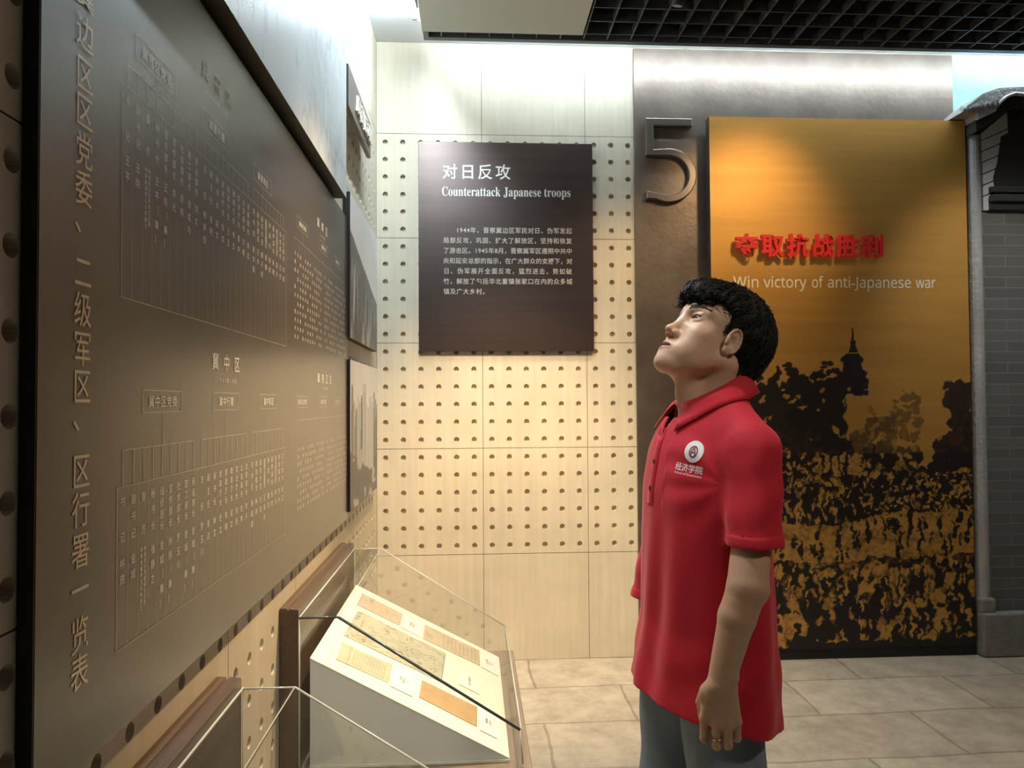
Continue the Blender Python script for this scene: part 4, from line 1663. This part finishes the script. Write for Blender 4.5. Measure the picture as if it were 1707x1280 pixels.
def hand(wr, kn, s, bend):
    """wr wrist, kn four knuckles (index..little); fingers curl inwards (-s along y)"""
    wr = np.array(wr)
    inn = np.array([-0.42, -0.90 * s, 0.0])
    for k, q in enumerate(kn):
        q = np.array(q)
        st = wr + np.array([0.016 - 0.0105 * k, 0.002 * s, -0.012])
        U(Cap(st, q, 0.0135, 0.0098), 0.012)
        U(Ell(q + (0, 0.002 * s, 0.002), (0.0095, 0.0085, 0.0095)), 0.004)
    root = body.ops.__len__()
    for k, q in enumerate(kn):
        q = np.array(q)
        L1 = (0.043, 0.047, 0.045, 0.036)[k]
        L2 = (0.027, 0.031, 0.029, 0.022)[k]
        L3 = 0.020
        b0, b1, b2 = bend[k]
        fx = (0.006, 0.001, -0.004, -0.010)[k]

        def dirv(a):
            return np.array([fx, 0, 0]) + np.array([0, 0, -1.0]) * math.cos(a) + inn * math.sin(a)
        p1 = q + dirv(b0) * L1
        p2 = p1 + dirv(b0 + b1) * L2
        p3 = p2 + dirv(b0 + b1 + b2) * L3
        U(Cap(q, p1, 0.0090, 0.0080), 0.003)
        U(Ell(p1 + (0, 0.001 * s, 0), (0.0086, 0.0084, 0.0086)), 0.003)
        U(Cap(p1, p2, 0.0078, 0.0070), 0.0025)
        U(Cap(p2, p3, 0.0070, 0.0060), 0.0025)
        FING.append((q, p1, p2, p3))
    t0 = wr + np.array([0.022, -0.010 * s, -0.022])
    t1 = np.array(kn[0]) + np.array([-0.006, -0.022 * s, 0.020])
    t2 = np.array(kn[0]) + np.array([-0.014, -0.036 * s, -0.008])
    t3 = np.array(kn[0]) + np.array([-0.030, -0.044 * s, -0.026])
    U(Cap(t0, t1, 0.0150, 0.0115), 0.012)
    U(Cap(t1, t2, 0.0108, 0.0095), 0.003)
    U(Cap(t2, t3, 0.0095, 0.0078), 0.003)


FING = []
BD = [(0.30, 0.95, 0.7), (0.36, 1.05, 0.8), (0.38, 1.10, 0.8), (0.34, 1.0, 0.7)]
KL = [(0.1260, 0.212, 0.880), (0.1085, 0.225, 0.872), (0.0900, 0.231, 0.872), (0.0730, 0.231, 0.878)]
hand(WRL, KL, 1, BD)
KR = [(0.088, -0.202, 0.806), (0.069, -0.209, 0.798), (0.050, -0.209, 0.798), (0.033, -0.202, 0.804)]
hand(WRR, KR, -1, BD)

V, F = surface(body, (-0.20, -0.30, 0.70), (0.24, 0.32, 1.75), 0.0019)


def lin(c):
    return np.array([((v / 255 + 0.055) / 1.055) ** 2.4 if v > 10 else v / 255 / 12.92 for v in c])


def skin_colour(V):
    Q = (V - HO) @ HR
    skin = lin((208, 170, 142))
    c = np.tile(skin, (len(V), 1))
    n = np.sin(V[:, 0] * 310 + 2 * np.sin(V[:, 1] * 190)) * np.sin(V[:, 2] * 260 + V[:, 1] * 130)
    c *= (1 + 0.03 * n)[:, None]
    hd_ = Q[:, 2] > -0.125

    def blend(mask, col, amt):
        m = (np.clip(mask, 0, 1) * amt)[:, None]
        c[:] = c * (1 - m) + np.array(col) * m

    def blob(cx, cy, cz, rx, ry, rz):
        d = ((Q[:, 0] - cx) / rx) ** 2 + ((np.abs(Q[:, 1]) - cy) / ry) ** 2 + ((Q[:, 2] - cz) / rz) ** 2
        return np.clip((1 - d) * 1.6, 0, 1) * hd_
    blend(blob(0.060, 0.045, -0.022, 0.04, 0.026, 0.022), lin((208, 145, 120)), 0.25)       # cheeks
    blend(blob(0.105, 0.0, -0.032, 0.020, 0.018, 0.016), lin((205, 135, 110)), 0.35)        # nose
    up_ = np.clip(1 - np.abs(Q[:, 2] + 0.0572 + 0.30 * np.abs(Q[:, 1])) / 0.0060, 0, 1) * (np.abs(Q[:, 1]) < 0.0245) * (Q[:, 0] > 0.076) * hd_
    lo_ = np.clip(1 - np.abs(Q[:, 2] + 0.0727 - 0.22 * np.abs(Q[:, 1])) / 0.0070, 0, 1) * (np.abs(Q[:, 1]) < 0.0225) * (Q[:, 0] > 0.076) * hd_
    blend(np.maximum(up_, lo_) * 1.5, lin((158, 92, 84)), 0.85)
    blend((np.abs(Q[:, 2] + 0.0642 + 0.03 * np.abs(Q[:, 1])) < 0.0022) * (np.abs(Q[:, 1]) < 0.021) * (Q[:, 0] > 0.074) * hd_, lin((60, 28, 26)), 0.9)  # dark of the mouth gap put into the skin colour
    blend(blob(0.082, 0.022, -0.090, 0.036, 0.034, 0.018), lin((150, 118, 100)), 0.25)       # shaved chin
    blend(blob(0.098, 0.010, -0.052, 0.020, 0.018, 0.008), lin((140, 108, 92)), 0.35)
    for s in (1, -1):                                                                        # lash line
        ey = np.array([EYE[0] + 0.0135, EYE[1] * s, EYE[2] + 0.0048])
        d = np.abs(Q[:, 2] - ey[2] + ((Q[:, 1] - ey[1]) / 0.016) ** 2 * 0.004) / 0.0018
        m = np.clip(1.4 - d, 0, 1) * (np.abs(Q[:, 1] - ey[1]) < 0.0150) * (Q[:, 0] > 0.066) * hd_
        blend(m, lin((38, 26, 22)), 0.85)
    # forearms a little browner, knuckles redder
    arm = np.clip((1.20 - V[:, 2]) / 0.1, 0, 1)
    blend(arm, lin((180, 140, 112)), 0.6)
    for q, p1, p2, p3 in FING:
        for j_, r_ in ((q, 0.011), (p1, 0.008)):
            d = np.sqrt(ssq(V - j_)) / r_
            blend(np.clip(1.4 - d, 0, 1), lin((178, 112, 90)), 0.35)
    return c


M['skin'] = attr_mat('skin', 'tone', 0.46, 0, 0.4, sss=0.12, bump=(420, 0.05, (1, 1, 1)))
quads_mesh('body', V, F, M['skin'], man, True, skin_colour(V))

# ---- eyeballs
M['eye'] = attr_mat('eyeball', 'tone', 0.18, 0, 0.4)
gz = np.array([math.cos(math.radians(12)) * math.cos(math.radians(8)), math.sin(math.radians(8)), math.sin(math.radians(12))])
for s in (1, -1):
    ev, ef = [], []
    nu_, nv_ = 40, 30
    ax = Vector(HR @ gz).normalized()
    a1 = ax.orthogonal().normalized()
    a2 = ax.cross(a1)
    cen = Vector(H2L((EYE[0] + 0.0006, EYE[1] * s, EYE[2])))
    cl = []
    for i in range(nv_ + 1):
        t = math.pi * (i / nv_) ** 1.5
        for j in range(nu_):
            f = 2 * math.pi * j / nu_
            rr_ = 0.0122 + 0.0006 * max(0, 1 - t / 0.5)
            ev.append(tuple(cen + (ax * math.cos(t) + (a1 * math.cos(f) + a2 * math.sin(f)) * math.sin(t)) * rr_))
            cl.append((0.008, 0.006, 0.006) if t < 0.20 else (0.030, 0.016, 0.010) if t < 0.47 else (0.62, 0.58, 0.55))
    for i in range(nv_):
        for j in range(nu_):
            ef.append((i * nu_ + j, i * nu_ + (j + 1) % nu_, (i + 1) * nu_ + (j + 1) % nu_, (i + 1) * nu_ + j))
    eo = quads_mesh('eye', np.array(ev), np.array(ef)[:, ::-1], M['eye'], man, True, np.array(cl))
    eo['label'] = 'dark brown eye'

# ---- hair
hair = Field()
hair.u(Ell((-0.018, 0, 0.056), (0.106, 0.086, 0.092)), 0.01, HEAD)
hair.u(Ell((-0.060, 0, 0.020), (0.062, 0.076, 0.078)), 0.03, HEAD)
hair.u(Ell((0.052, 0, 0.078), (0.064, 0.066, 0.040)), 0.03, HEAD)
hair.u(Ell((-0.060, 0, -0.052), (0.040, 0.058, 0.062)), 0.03, HEAD)


def hair_cut(P, d):
    Q = (P - HO) @ HR
    ay = np.abs(Q[:, 1])
    hx = np.interp(Q[:, 2], [-0.13, -0.06, -0.038, -0.034, -0.012, 0.002, 0.012, 0.030, 0.052, 0.060, 0.070, 0.085, 0.095, 0.2],
                   [-0.046, -0.030, -0.022, -0.016, 0.010, 0.022, 0.027, 0.028, 0.032, 0.048, 0.090, 0.130, 0.2, 0.3])
    # fringe comes lower in the middle of the forehead
    fr = np.interp(Q[:, 2], [0.042, 0.048, 0.058, 0.074], [0.0, 0.090, 0.115, 0.2]) * (ay < 0.056) + 0.0
    rag = 0.006 * np.sin(Q[:, 1] * 210 + 1.0) + 0.004 * np.sin(Q[:, 1] * 470)
    fr = np.interp(Q[:, 2] + rag, [0.042, 0.048, 0.058, 0.074], [0.0, 0.090, 0.115, 0.2])
    hx = np.maximum(hx, np.where(ay < 0.056, fr, 0) - 0.0)
    n = 0.0022 * np.sin(Q[:, 1] * 260 + 3 * np.sin(Q[:, 0] * 60)) * np.sin(Q[:, 0] * 120 + Q[:, 2] * 70)
    d = d + n
    d = np.maximum(d, (Q[:, 0] - hx) * 0.75)
    return np.maximum(d, -0.112 - Q[:, 2])


hair.post = hair_cut
HV, HF = surface(hair, (-0.24, -0.13, 1.42), (0.16, 0.13, 1.80), 0.0026)
# loose locks following the surface
surf = lambda P: hair.ev(P)


def grad(P, e=0.002):
    gx = np.stack([surf(P + np.eye(3)[k] * e) - surf(P - np.eye(3)[k] * e) for k in range(3)], 1)
    return gx / (np.sqrt(ssq(gx))[:, None] + 1e-9)


NS = 5200
pick = rng.choice(len(HV), NS)
R0 = HV[pick]
Qr = (R0 - HO) @ HR
keep = ~((Qr[:, 2] < 0.05) & (Qr[:, 0] > 0.03))
R0 = R0[keep]
NS = len(R0)
whorl = H2L((-0.060, 0.0, 0.15))
Pn = R0.copy()
path = [Pn.copy()]
jit = rng.normal(0, 0.35, (NS, 3))
ln_s = rng.uniform(0.016, 0.042, NS) / 5
front = H2L((0.10, 0, 0.05))
for st_ in range(5):
    nn = grad(Pn)
    dv = Pn - whorl
    dv = dv / (np.sqrt(ssq(dv))[:, None] + 1e-9) + jit * 0.55
    dv -= nn * np.einsum('ij,ij->i', dv, nn)[:, None]
    dv /= (np.sqrt(ssq(dv))[:, None] + 1e-9)
    Pn = Pn + dv * ln_s[:, None]
    Q = (Pn - HO) @ HR
    dd = surf(Pn)
    lift = 0.0008 + (0.0030 + 0.0050 * (rng.random(NS) > 0.8)) * rng.random(NS) * (st_ / 4.0)
    Pn = Pn - nn * np.clip(dd - lift, -0.004, 0.004)[:, None]
    path.append(Pn.copy())
path = np.stack(path, 1)                                  # NS x 6 x 3
Qe = (path[:, -1] - HO) @ HR
tame = ~((Qe[:, 2] < 0.040) & (Qe[:, 0] > 0.028))
path, R0 = path[tame], R0[tame]
NS = len(R0)
side = np.cross(path[:, -1] - path[:, 0], grad(R0))
side /= (np.sqrt(ssq(side))[:, None] + 1e-9)
nrm0 = grad(R0)
wid = np.array([0.0010, 0.0013, 0.0012, 0.0010, 0.0007, 0.0002])
sv = np.stack([path + side[:, None] * wid[None, :, None], path + nrm0[:, None] * wid[None, :, None] * 0.7,
               path - side[:, None] * wid[None, :, None]], 2)  # NS x 6 x 3 x 3
sidx = np.arange(NS * 18).reshape(NS, 6, 3)
sf = []
for a, b_ in ((0, 1), (1, 2), (2, 0)):
    sf.append(np.stack([sidx[:, :-1, a], sidx[:, 1:, a], sidx[:, 1:, b_], sidx[:, :-1, b_]], -1).reshape(-1, 4))
SV, SF = sv.reshape(-1, 3), np.concatenate(sf)
allV = np.concatenate([HV, SV])
allF = np.concatenate([HF, SF + len(HV)])
hq = (allV - HO) @ HR
hc = np.tile(np.array([0.008, 0.006, 0.005]), (len(allV), 1))
tone_ = np.repeat(rng.random(NS), 18)
brown = np.concatenate([np.zeros(len(HV)), tone_]) * smooth(0.06, 0.13, hq[:, 2])  # highlights on top of the head, painted into the lock colours
hc += (brown ** 3)[:, None] * np.array([0.13, 0.075, 0.035])
M['hair'] = attr_mat('black_hair', 'tone', 0.50, 0, 0.3)
quads_mesh('hair', allV, allF, M['hair'], man, True, hc)

# ---- eyebrows of short hairs
bb = MB()
for s in (1, -1):
    for k in range(330):
        t = rng.random()
        y = 0.013 + 0.040 * t
        z = 0.0345 + 0.008 * math.sin(min(t * 1.9, 2.2)) - 0.006 * t + rng.uniform(-0.0048, 0.0048) * (1.10 - t)
        q0 = np.array([0.13, y * s, z])
        # drop onto the brow surface along -x of the head
        tt = np.linspace(0.13, 0.03, 60)
        pts_ = np.stack([tt, np.full(60, y * s), np.full(60, z)], 1)
        dd = body.ev(HO + pts_ @ HR.T)
        i0 = int(np.argmax(dd < 0.0003))
        a = pts_[i0]
        d_ = np.array([-0.25 - 0.4 * t, (0.8 + 0.2 * t) * s, 0.55 - 0.7 * t])
        c = a + d_ * 0.0075
        m_ = (a + c) / 2 + np.array([0.0006, 0, 0])
        bb.tube([H2L(a), H2L(m_), H2L(c)], [0.00075, 0.0007, 0.0003], 3, False)
eb_ = bb.build('eyebrows', M['hair'], man, True)
paint(eb_.data, np.tile(np.array([[0.012, 0.009, 0.008]]), (len(eb_.data.vertices), 1)))

# ---- polo shirt
SX = 0.018
tor_f, slv_f = Field(), Field()
tor_f.u(Stack([(0.70, 0.012 + SX, 0, 0.148, 0.203), (0.85, 0.013 + SX, 0, 0.146, 0.201), (1.00, 0.006 + SX, 0, 0.128, 0.193),
               (1.15, 0.006 + SX, 0, 0.124, 0.186), (1.28, 0.004 + SX, 0, 0.120, 0.184), (1.36, 0.000 + SX, 0, 0.110, 0.170),
               (1.41, -0.004 + SX, 0, 0.096, 0.134), (1.445, 0.004, 0, 0.082, 0.098), (1.475, 0.000, 0, 0.073, 0.074)]), 0.02)
for s, dz in ((1, 0.0), (-1, -0.026)):
    tor_f.u(Cap((0.004, 0.070 * s, 1.438 + dz * 0.4), (0.000, 0.158 * s, 1.378 + dz), 0.046, 0.050), 0.035)
slv_f.u(Cap((0.002, 0.172, 1.356), (0.028, 0.218, 1.195), 0.054, 0.0500), 0.020)
slv_f.u(Cap((0.028, 0.218, 1.195), (0.036, 0.226, 1.10), 0.0500, 0.0500), 0.004)
slv_f.u(Cap((0.002, -0.172, 1.330), (0.050, -0.222, 0.985), 0.054, 0.058), 0.020)
slv_f.u(Cap((0.050, -0.222, 0.985), (0.054, -0.222, 0.90), 0.058, 0.058), 0.004)
shirt, inner = Field(), Field()
shirt.ops = tor_f.ops + slv_f.ops
inner.ops = list(shirt.ops)


def sleeve_cut(P):
    """how far below its cuff a sleeve point is"""
    x, y, z = P[:, 0], P[:, 1], P[:, 2]
    return np.where(y > 0, 1.194 - 0.02 * (x - 0.04), 0.985) - z


def shirt_post(P, d):
    x, y, z = P[:, 0], P[:, 1], P[:, 2]
    dT, dS = tor_f.ev(P), slv_f.ev(P)
    th = np.arctan2(y, x - SX)
    low = np.clip((1.32 - z) / 0.25, 0, 1)
    f = 0.0034 * np.sin(th * 7 + 2.2 * z + 0.6 * np.sin(z * 9)) + 0.0024 * np.sin(th * 11 - 6 * z + 1.0)
    f2 = 0.0018 * np.sin((z + 0.35 * x) * 55 + 3 * np.sin(th * 2)) * np.clip((1.02 - z) / 0.1, 0, 1)
    rx, rz = x - 0.06, z - 1.30
    an = np.arctan2(rz, rx + 1e-6)
    rr = np.sqrt(rx ** 2 + rz ** 2)
    f3 = 0.0016 * np.sin(an * 8) * np.exp(-((rr - 0.07) / 0.04) ** 2) * (y > 0.05) * (x > 0.03)
    dT = dT - (f * low + f2 + f3)
    cut = sleeve_cut(P)
    dS = dS - 0.0026 * np.sin((x - 0.03) * 110 + z * 16) - 0.0016 * np.sin(z * 70 + x * 30) - (np.abs(cut + 0.0095) < 0.0105) * 0.0016
    solid = smin(dT, np.maximum(dS, cut), 0.022)
    hollow = smin(dT, np.maximum(dS, cut - 0.005), 0.022) + 0.0062
    sh = np.maximum(solid, -hollow)
    hem = (0.822 + 0.200 * x) - z
    neck = z - (1.462 - 0.36 * x)
    neck = np.where(np.abs(y) < 0.095, neck, -1.0)
    vee = np.where((x > 0.03) & (z > 1.385), 0.020 * np.clip((z - 1.385) / 0.05, 0, 1) - np.abs(y), -1.0)
    return np.maximum.reduce([sh, hem, neck, vee])


shirt.post = shirt_post
TV, TF = surface(shirt, (-0.21, -0.31, 0.74), (0.23, 0.33, 1.54), 0.0029)
M['shirt'] = mat('red_pique_cotton', (0.50, 0.012, 0.028), 0.75, 0, 0.3, noise=(40, 0.3, (1, 1, 1), (0.56, 0.016, 0.034)), bump=(650, 0.15, (1, 1, 1)))
nt, b = nodes_of(M['shirt'])
b.inputs['Sheen Weight'].default_value = 0.25
b.inputs['Sheen Roughness'].default_value = 0.4
b.inputs['Sheen Tint'].default_value = (1, 0.5, 0.5, 1)
polo = quads_mesh('polo_shirt', TV, TF, M['shirt'], man, True)
bvh = BVHTree.FromPolygons([tuple(v) for v in TV.tolist()], TF.tolist())

# collar: stand and turned-down leaf around the neck
def collar_ring(f):
    """f: 0 front-left .. 1 front-right, round the back"""
    a = math.radians(20 + 320 * f)
    c, s_ = math.cos(a), math.sin(a)
    zt = 1.490 - 0.036 * c + 0.004 * s_
    return c, s_, zt


NC = 90
cv_, cf_ = [], []
prof_n = 9
for i in range(NC + 1):
    f = i / NC
    c, s_, zt = collar_ring(f)
    end = max(0.0, 1 - min(f, 1 - f) / 0.16) ** 1.5       # longer, pointed ends
    r_in = np.array([0.070 * c + 0.007, 0.068 * s_, 0])
    rad = np.array([c, s_, 0])
    leaf = 0.040 + 0.020 * end
    prof = [(0.004, -0.034), (0.001, -0.016), (0.0, -0.003), (0.004, 0.002), (0.009, -0.002)]
    for k in range(4):
        t = (k + 1) / 4
        prof.append((0.009 + (0.026 + 0.004 * end) * t, -0.002 - leaf * t * (0.72 + 0.28 * t)))
    for (o_, dz) in prof:
        p_ = r_in + rad * o_ + np.array([-0.004 * end * max(0, o_) * 30 * 0, 0, zt + dz])
        if end > 0 and o_ > 0.009:
            tng = np.array([-s_, c, 0]) * (1 if f < 0.5 else -1)
            p_ = p_ + tng * 0.015 * end * (o_ - 0.009) / 0.03
        cv_.append(p_)
for i in range(NC):
    for k in range(prof_n - 1):
        a = i * prof_n + k
        cf_.append((a, a + prof_n, a + prof_n + 1, a + 1))
cv_ = np.array(cv_)
# settle the leaf on the shirt
for n_, p_ in enumerate(cv_):
    k = n_ % prof_n
    if k >= 5:
        d = shirt.ev(p_[None, :], None)[0]
        hit = bvh.find_nearest(Vector(p_))
        if hit[0] is not None:
            out = inner.ev(p_[None, :])[0]
            if out < 0.004:
                nrm_ = Vector(hit[1])
                cen_ = Vector((0, 0, p_[2]))
                rad_ = (Vector(p_) - cen_)
                rad_.z = 0
                rad_.normalize()
                push = (rad_ + Vector((0, 0, 0.6))).normalized()
                cv_[n_] = p_ + np.array(push) * (0.0045 - out)
co = quads_mesh('collar', cv_, np.array(cf_), M['shirt'], man, True)
sdm = co.modifiers.new('thickness', 'SOLIDIFY')
sdm.thickness = 0.0022
sdm.offset = 0

# white undershirt edge at the throat
M['white_cloth'] = mat('white_cotton', (0.75, 0.74, 0.70), 0.8)
ut = MB()
ut.tube([(0.066 * math.cos(a) + 0.004, 0.060 * math.sin(a), 1.440 - 0.014 * math.cos(a) + 0.012 * (1 - math.cos(a)))
         for a in np.linspace(-1.1, 1.1, 17)], 0.0048, 8)
ut.build('undershirt_neckband', M['white_cloth'], man, True)


def drape(mb_v, O, R_, Up, N_, lift=0.0012):
    """lay flat lettering (u, v) on the shirt: rays along -N"""
    O, R_, Up, N_ = (np.array(q, float) for q in (O, R_, Up, N_))
    out = []
    for u_, v_ in mb_v:
        p_ = O + R_ * u_ + Up * v_ + N_ * 0.12
        h_ = bvh.ray_cast(Vector(p_), Vector(-N_))
        out.append(tuple(np.array(h_[0]) + N_ * lift) if h_[0] is not None else tuple(p_ - N_ * 0.12))
    return out


BN = np.array([0.80, 0.60, 0.0])
BN /= np.linalg.norm(BN)
BR = np.array([-0.595, 0.795, -0.10])
BU = np.array([-0.06, 0.08, 0.995])
BO = np.array([0.080, 0.104, 1.362])


def badge_disc(name, r0_, r1_, cx, cy, m, lift, sx=1.0):
    vs_, fs = [], []
    n = 36
    rs = np.linspace(r0_, r1_, 5)
    for r_ in rs:
        for k in range(n):
            a = 2 * math.pi * k / n
            vs_.append((cx + r_ * math.cos(a) * sx, cy + r_ * math.sin(a)))
    for i in range(4):
        for k in range(n):
            fs.append((i * n + k, i * n + (k + 1) % n, (i + 1) * n + (k + 1) % n, (i + 1) * n + k))
    mb = MB()
    mb.add(drape(vs_, BO, BR, BU, BN, lift), fs)
    return mb.build(name, m, badge, True)


badge = None
M['badge_white'] = mat('white_badge_print', (0.82, 0.80, 0.80), 0.6)
M['badge_red'] = mat('dark_red_badge_print', (0.20, 0.012, 0.035), 0.6)
bd = MB()
vs_, fs, n = [], [], 40
for i, r_ in enumerate(np.linspace(0.0005, 0.0215, 8)):
    for k in range(n):
        a = 2 * math.pi * k / n
        vs_.append((r_ * math.cos(a), r_ * math.sin(a)))
for i in range(7):
    for k in range(n):
        fs.append((i * n + k, i * n + (k + 1) % n, (i + 1) * n + (k + 1) % n, (i + 1) * n + k))
bd.add(drape(vs_, BO, BR, BU, BN, 0.0012), fs)
badge = bd.build('badge', M['badge_white'], man, True)
badge['label'] = 'round white badge with dark red emblem'
badge_disc('emblem_ring', 0.0088, 0.0118, 0, 0, M['badge_red'], 0.0018, 0.85)
em = MB()


def flat_stroke(pts_, w):
    Lf, Rt = stroke_poly(pts_, w)
    k = len(pts_)
    vv_ = drape(Lf + Rt, BO, BR, BU, BN, 0.0020)
    em.add(vv_, [(i, i + 1, k + i + 1, k + i) for i in range(k - 1)])


flat_stroke([(-0.0050, 0.0092), (0.0050, 0.0092)], 0.0028)
flat_stroke([(-0.0045, -0.0080), (-0.0042, 0.0000), (-0.0020, 0.0055), (0.0020, 0.0055), (0.0042, 0.0000), (0.0045, -0.0080)], 0.0026)
flat_stroke([(-0.0040, -0.0012), (0.0040, -0.0012)], 0.0022)
em.build('emblem_mark', M['badge_red'], badge, True)


def shirt_text(name, text, cx, cy, size, pitch, m, latin=False):
    mb = MB()
    if latin:
        v, f = glyphs(text, 0, 0.0, 2)
        w = v[:, 0].max()
        mb.add(drape([(cx - pitch / 2 + p_[0] / w * pitch, cy + p_[1] * size) for p_ in v], BO, BR, BU, BN, 0.0014), f)
    else:
        for k, chx in enumerate(text):
            v, f = glyphs(chx, 0, 0.014, 2)
            ox = cx + pitch * (k - (len(text) - 1) / 2)
            mb.add(drape([(ox + (p_[0] - 0.5) * size, cy + (p_[1] - 0.38) * size) for p_ in v], BO, BR, BU, BN, 0.0014), f)
    return mb.build(name, m, man)


shirt_text('chest_lettering', '经济学院', -0.006, -0.0335, 0.0165, 0.0168, M['badge_white'])
shirt_text('chest_lettering', 'School of Economics', -0.006, -0.0480, 0.0062, 0.066, M['badge_white'], True)

# placket edge and buttons down the chest
pk = MB()


def chest(y, z, lift):
    h_ = bvh.ray_cast(Vector((0.4, y, z)), Vector((-1, 0, 0)))
    x_ = h_[0].x if h_[0] is not None else 0.10
    return (x_ + lift, y, z)


zs = np.linspace(1.405, 1.245, 24)
pv, pf = [], []
for i, z in enumerate(zs):
    for y, l_ in ((-0.0165, 0.0002), (-0.0160, 0.0022), (0.0, 0.0026), (0.0160, 0.0022), (0.0165, 0.0002)):
        pv.append(chest(y, z, l_))
for i in range(len(zs) - 1):
    for k in range(4):
        a = i * 5 + k
        pf.append((a, a + 1, a + 6, a + 5))
quads_mesh('placket', np.array(pv), np.array(pf), M['shirt'], man, True)
M['button'] = mat('dark_red_button', (0.16, 0.01, 0.02), 0.3)
for z in (1.392, 1.335, 1.278):
    c = Vector(chest(0.0, z, 0.0022))
    MB().tube([c, c + Vector((0.0016, 0, 0)), c + Vector((0.0024, 0, 0))], [0.0055, 0.0055, 0.004], 14).build('button', M['button'], man, True)

# ---- ring on the middle finger
q, p1, p2, p3 = FING[1]
dirn = Vector(p1 - q).normalized()
cr = Vector(q + (p1 - q) * 0.55)
n1v = dirn.orthogonal().normalized()
n2v = dirn.cross(n1v)
tor_ = MB()
tor_.tube([cr + (n1v * math.cos(a) + n2v * math.sin(a)) * 0.0092 for a in np.linspace(0, 2 * math.pi, 25)], 0.0014, 8, False)
tor_.build('finger_ring', mat('gold_ring', (0.80, 0.55, 0.20), 0.2, 1.0), man, True)

# ---- jeans and shoes
jean = Field()
jean.u(Stack([(0.84, 0.026, 0, 0.100, 0.155), (0.92, 0.022, 0, 0.098, 0.150), (1.00, 0.015, 0, 0.095, 0.145)]), 0.02)
for s, fx in ((1, -0.012), (-1, 0.040)):
    jean.u(Cap((0.034 + fx * 0.4, 0.083 * s, 0.86), (0.026 + fx, 0.092 * s, 0.50), 0.085, 0.070), 0.03)
    jean.u(Cap((0.026 + fx, 0.092 * s, 0.50), (-0.010 + fx, 0.100 * s, 0.075), 0.070, 0.062), 0.02)


def jean_post(P, d):
    x, y, z = P[:, 0], P[:, 1], P[:, 2]
    w = 0.0025 * np.sin(z * 38 + 3 * np.sin(x * 25) + y * 20) * np.clip((0.9 - z) / 0.2, 0, 1)
    w += 0.004 * np.sin(z * 60 + x * 25) * np.exp(-((z - 0.12) / 0.08) ** 2)
    return np.maximum(np.maximum(d - w, 0.045 - z), z - 0.98)


jean.post = jean_post
JV, JF = surface(jean, (-0.18, -0.24, 0.02), (0.22, 0.24, 1.02), 0.0045)
M['denim'] = mat('faded_blue_denim', (0.13, 0.175, 0.235), 0.8, 0, 0.3, noise=(9, 0.3, (1, 1, 0.5), (0.27, 0.33, 0.40)), bump=(260, 0.25, (1, 1, 3)))
quads_mesh('jeans', JV, JF, M['denim'], man, True)
M['shoe'] = mat('white_sneaker_leather', (0.62, 0.62, 0.60), 0.5)
M['sole'] = mat('white_rubber_sole', (0.70, 0.70, 0.68), 0.6)
for s, fx in ((1, -0.022), (-1, 0.030)):
    sh = Field()
    sh.u(Cap((fx - 0.045, 0.100 * s, 0.058), (fx + 0.05, 0.102 * s, 0.066), 0.040, 0.042), 0.01)
    sh.u(Ell((fx + 0.110, 0.106 * s, 0.045), (0.082, 0.047, 0.040)), 0.03)
    sh.u(Cap((fx - 0.030, 0.100 * s, 0.07), (fx - 0.025, 0.100 * s, 0.115), 0.042, 0.045), 0.02)
    sh.post = lambda P, d: np.maximum(d, 0.018 - P[:, 2])
    XV, XF_ = surface(sh, (fx - 0.12, 0.1 * s - 0.08, 0.0), (fx + 0.22, 0.1 * s + 0.08, 0.18), 0.005)
    so = quads_mesh('shoe', XV, XF_, M['shoe'], man, True)
    sl_ = Field()
    sl_.u(Cap((fx - 0.045, 0.100 * s, 0.015), (fx + 0.05, 0.102 * s, 0.015), 0.044, 0.046), 0.01)
    sl_.u(Ell((fx + 0.112, 0.106 * s, 0.015), (0.086, 0.051, 0.040)), 0.03)
    sl_.post = lambda P, d: np.maximum(np.maximum(d, P[:, 2] - 0.028), 0.001 - P[:, 2])
    XV, XF_ = surface(sl_, (fx - 0.12, 0.1 * s - 0.08, -0.01), (fx + 0.22, 0.1 * s + 0.08, 0.06), 0.005)
    quads_mesh('sole', XV, XF_, M['sole'], so, True)
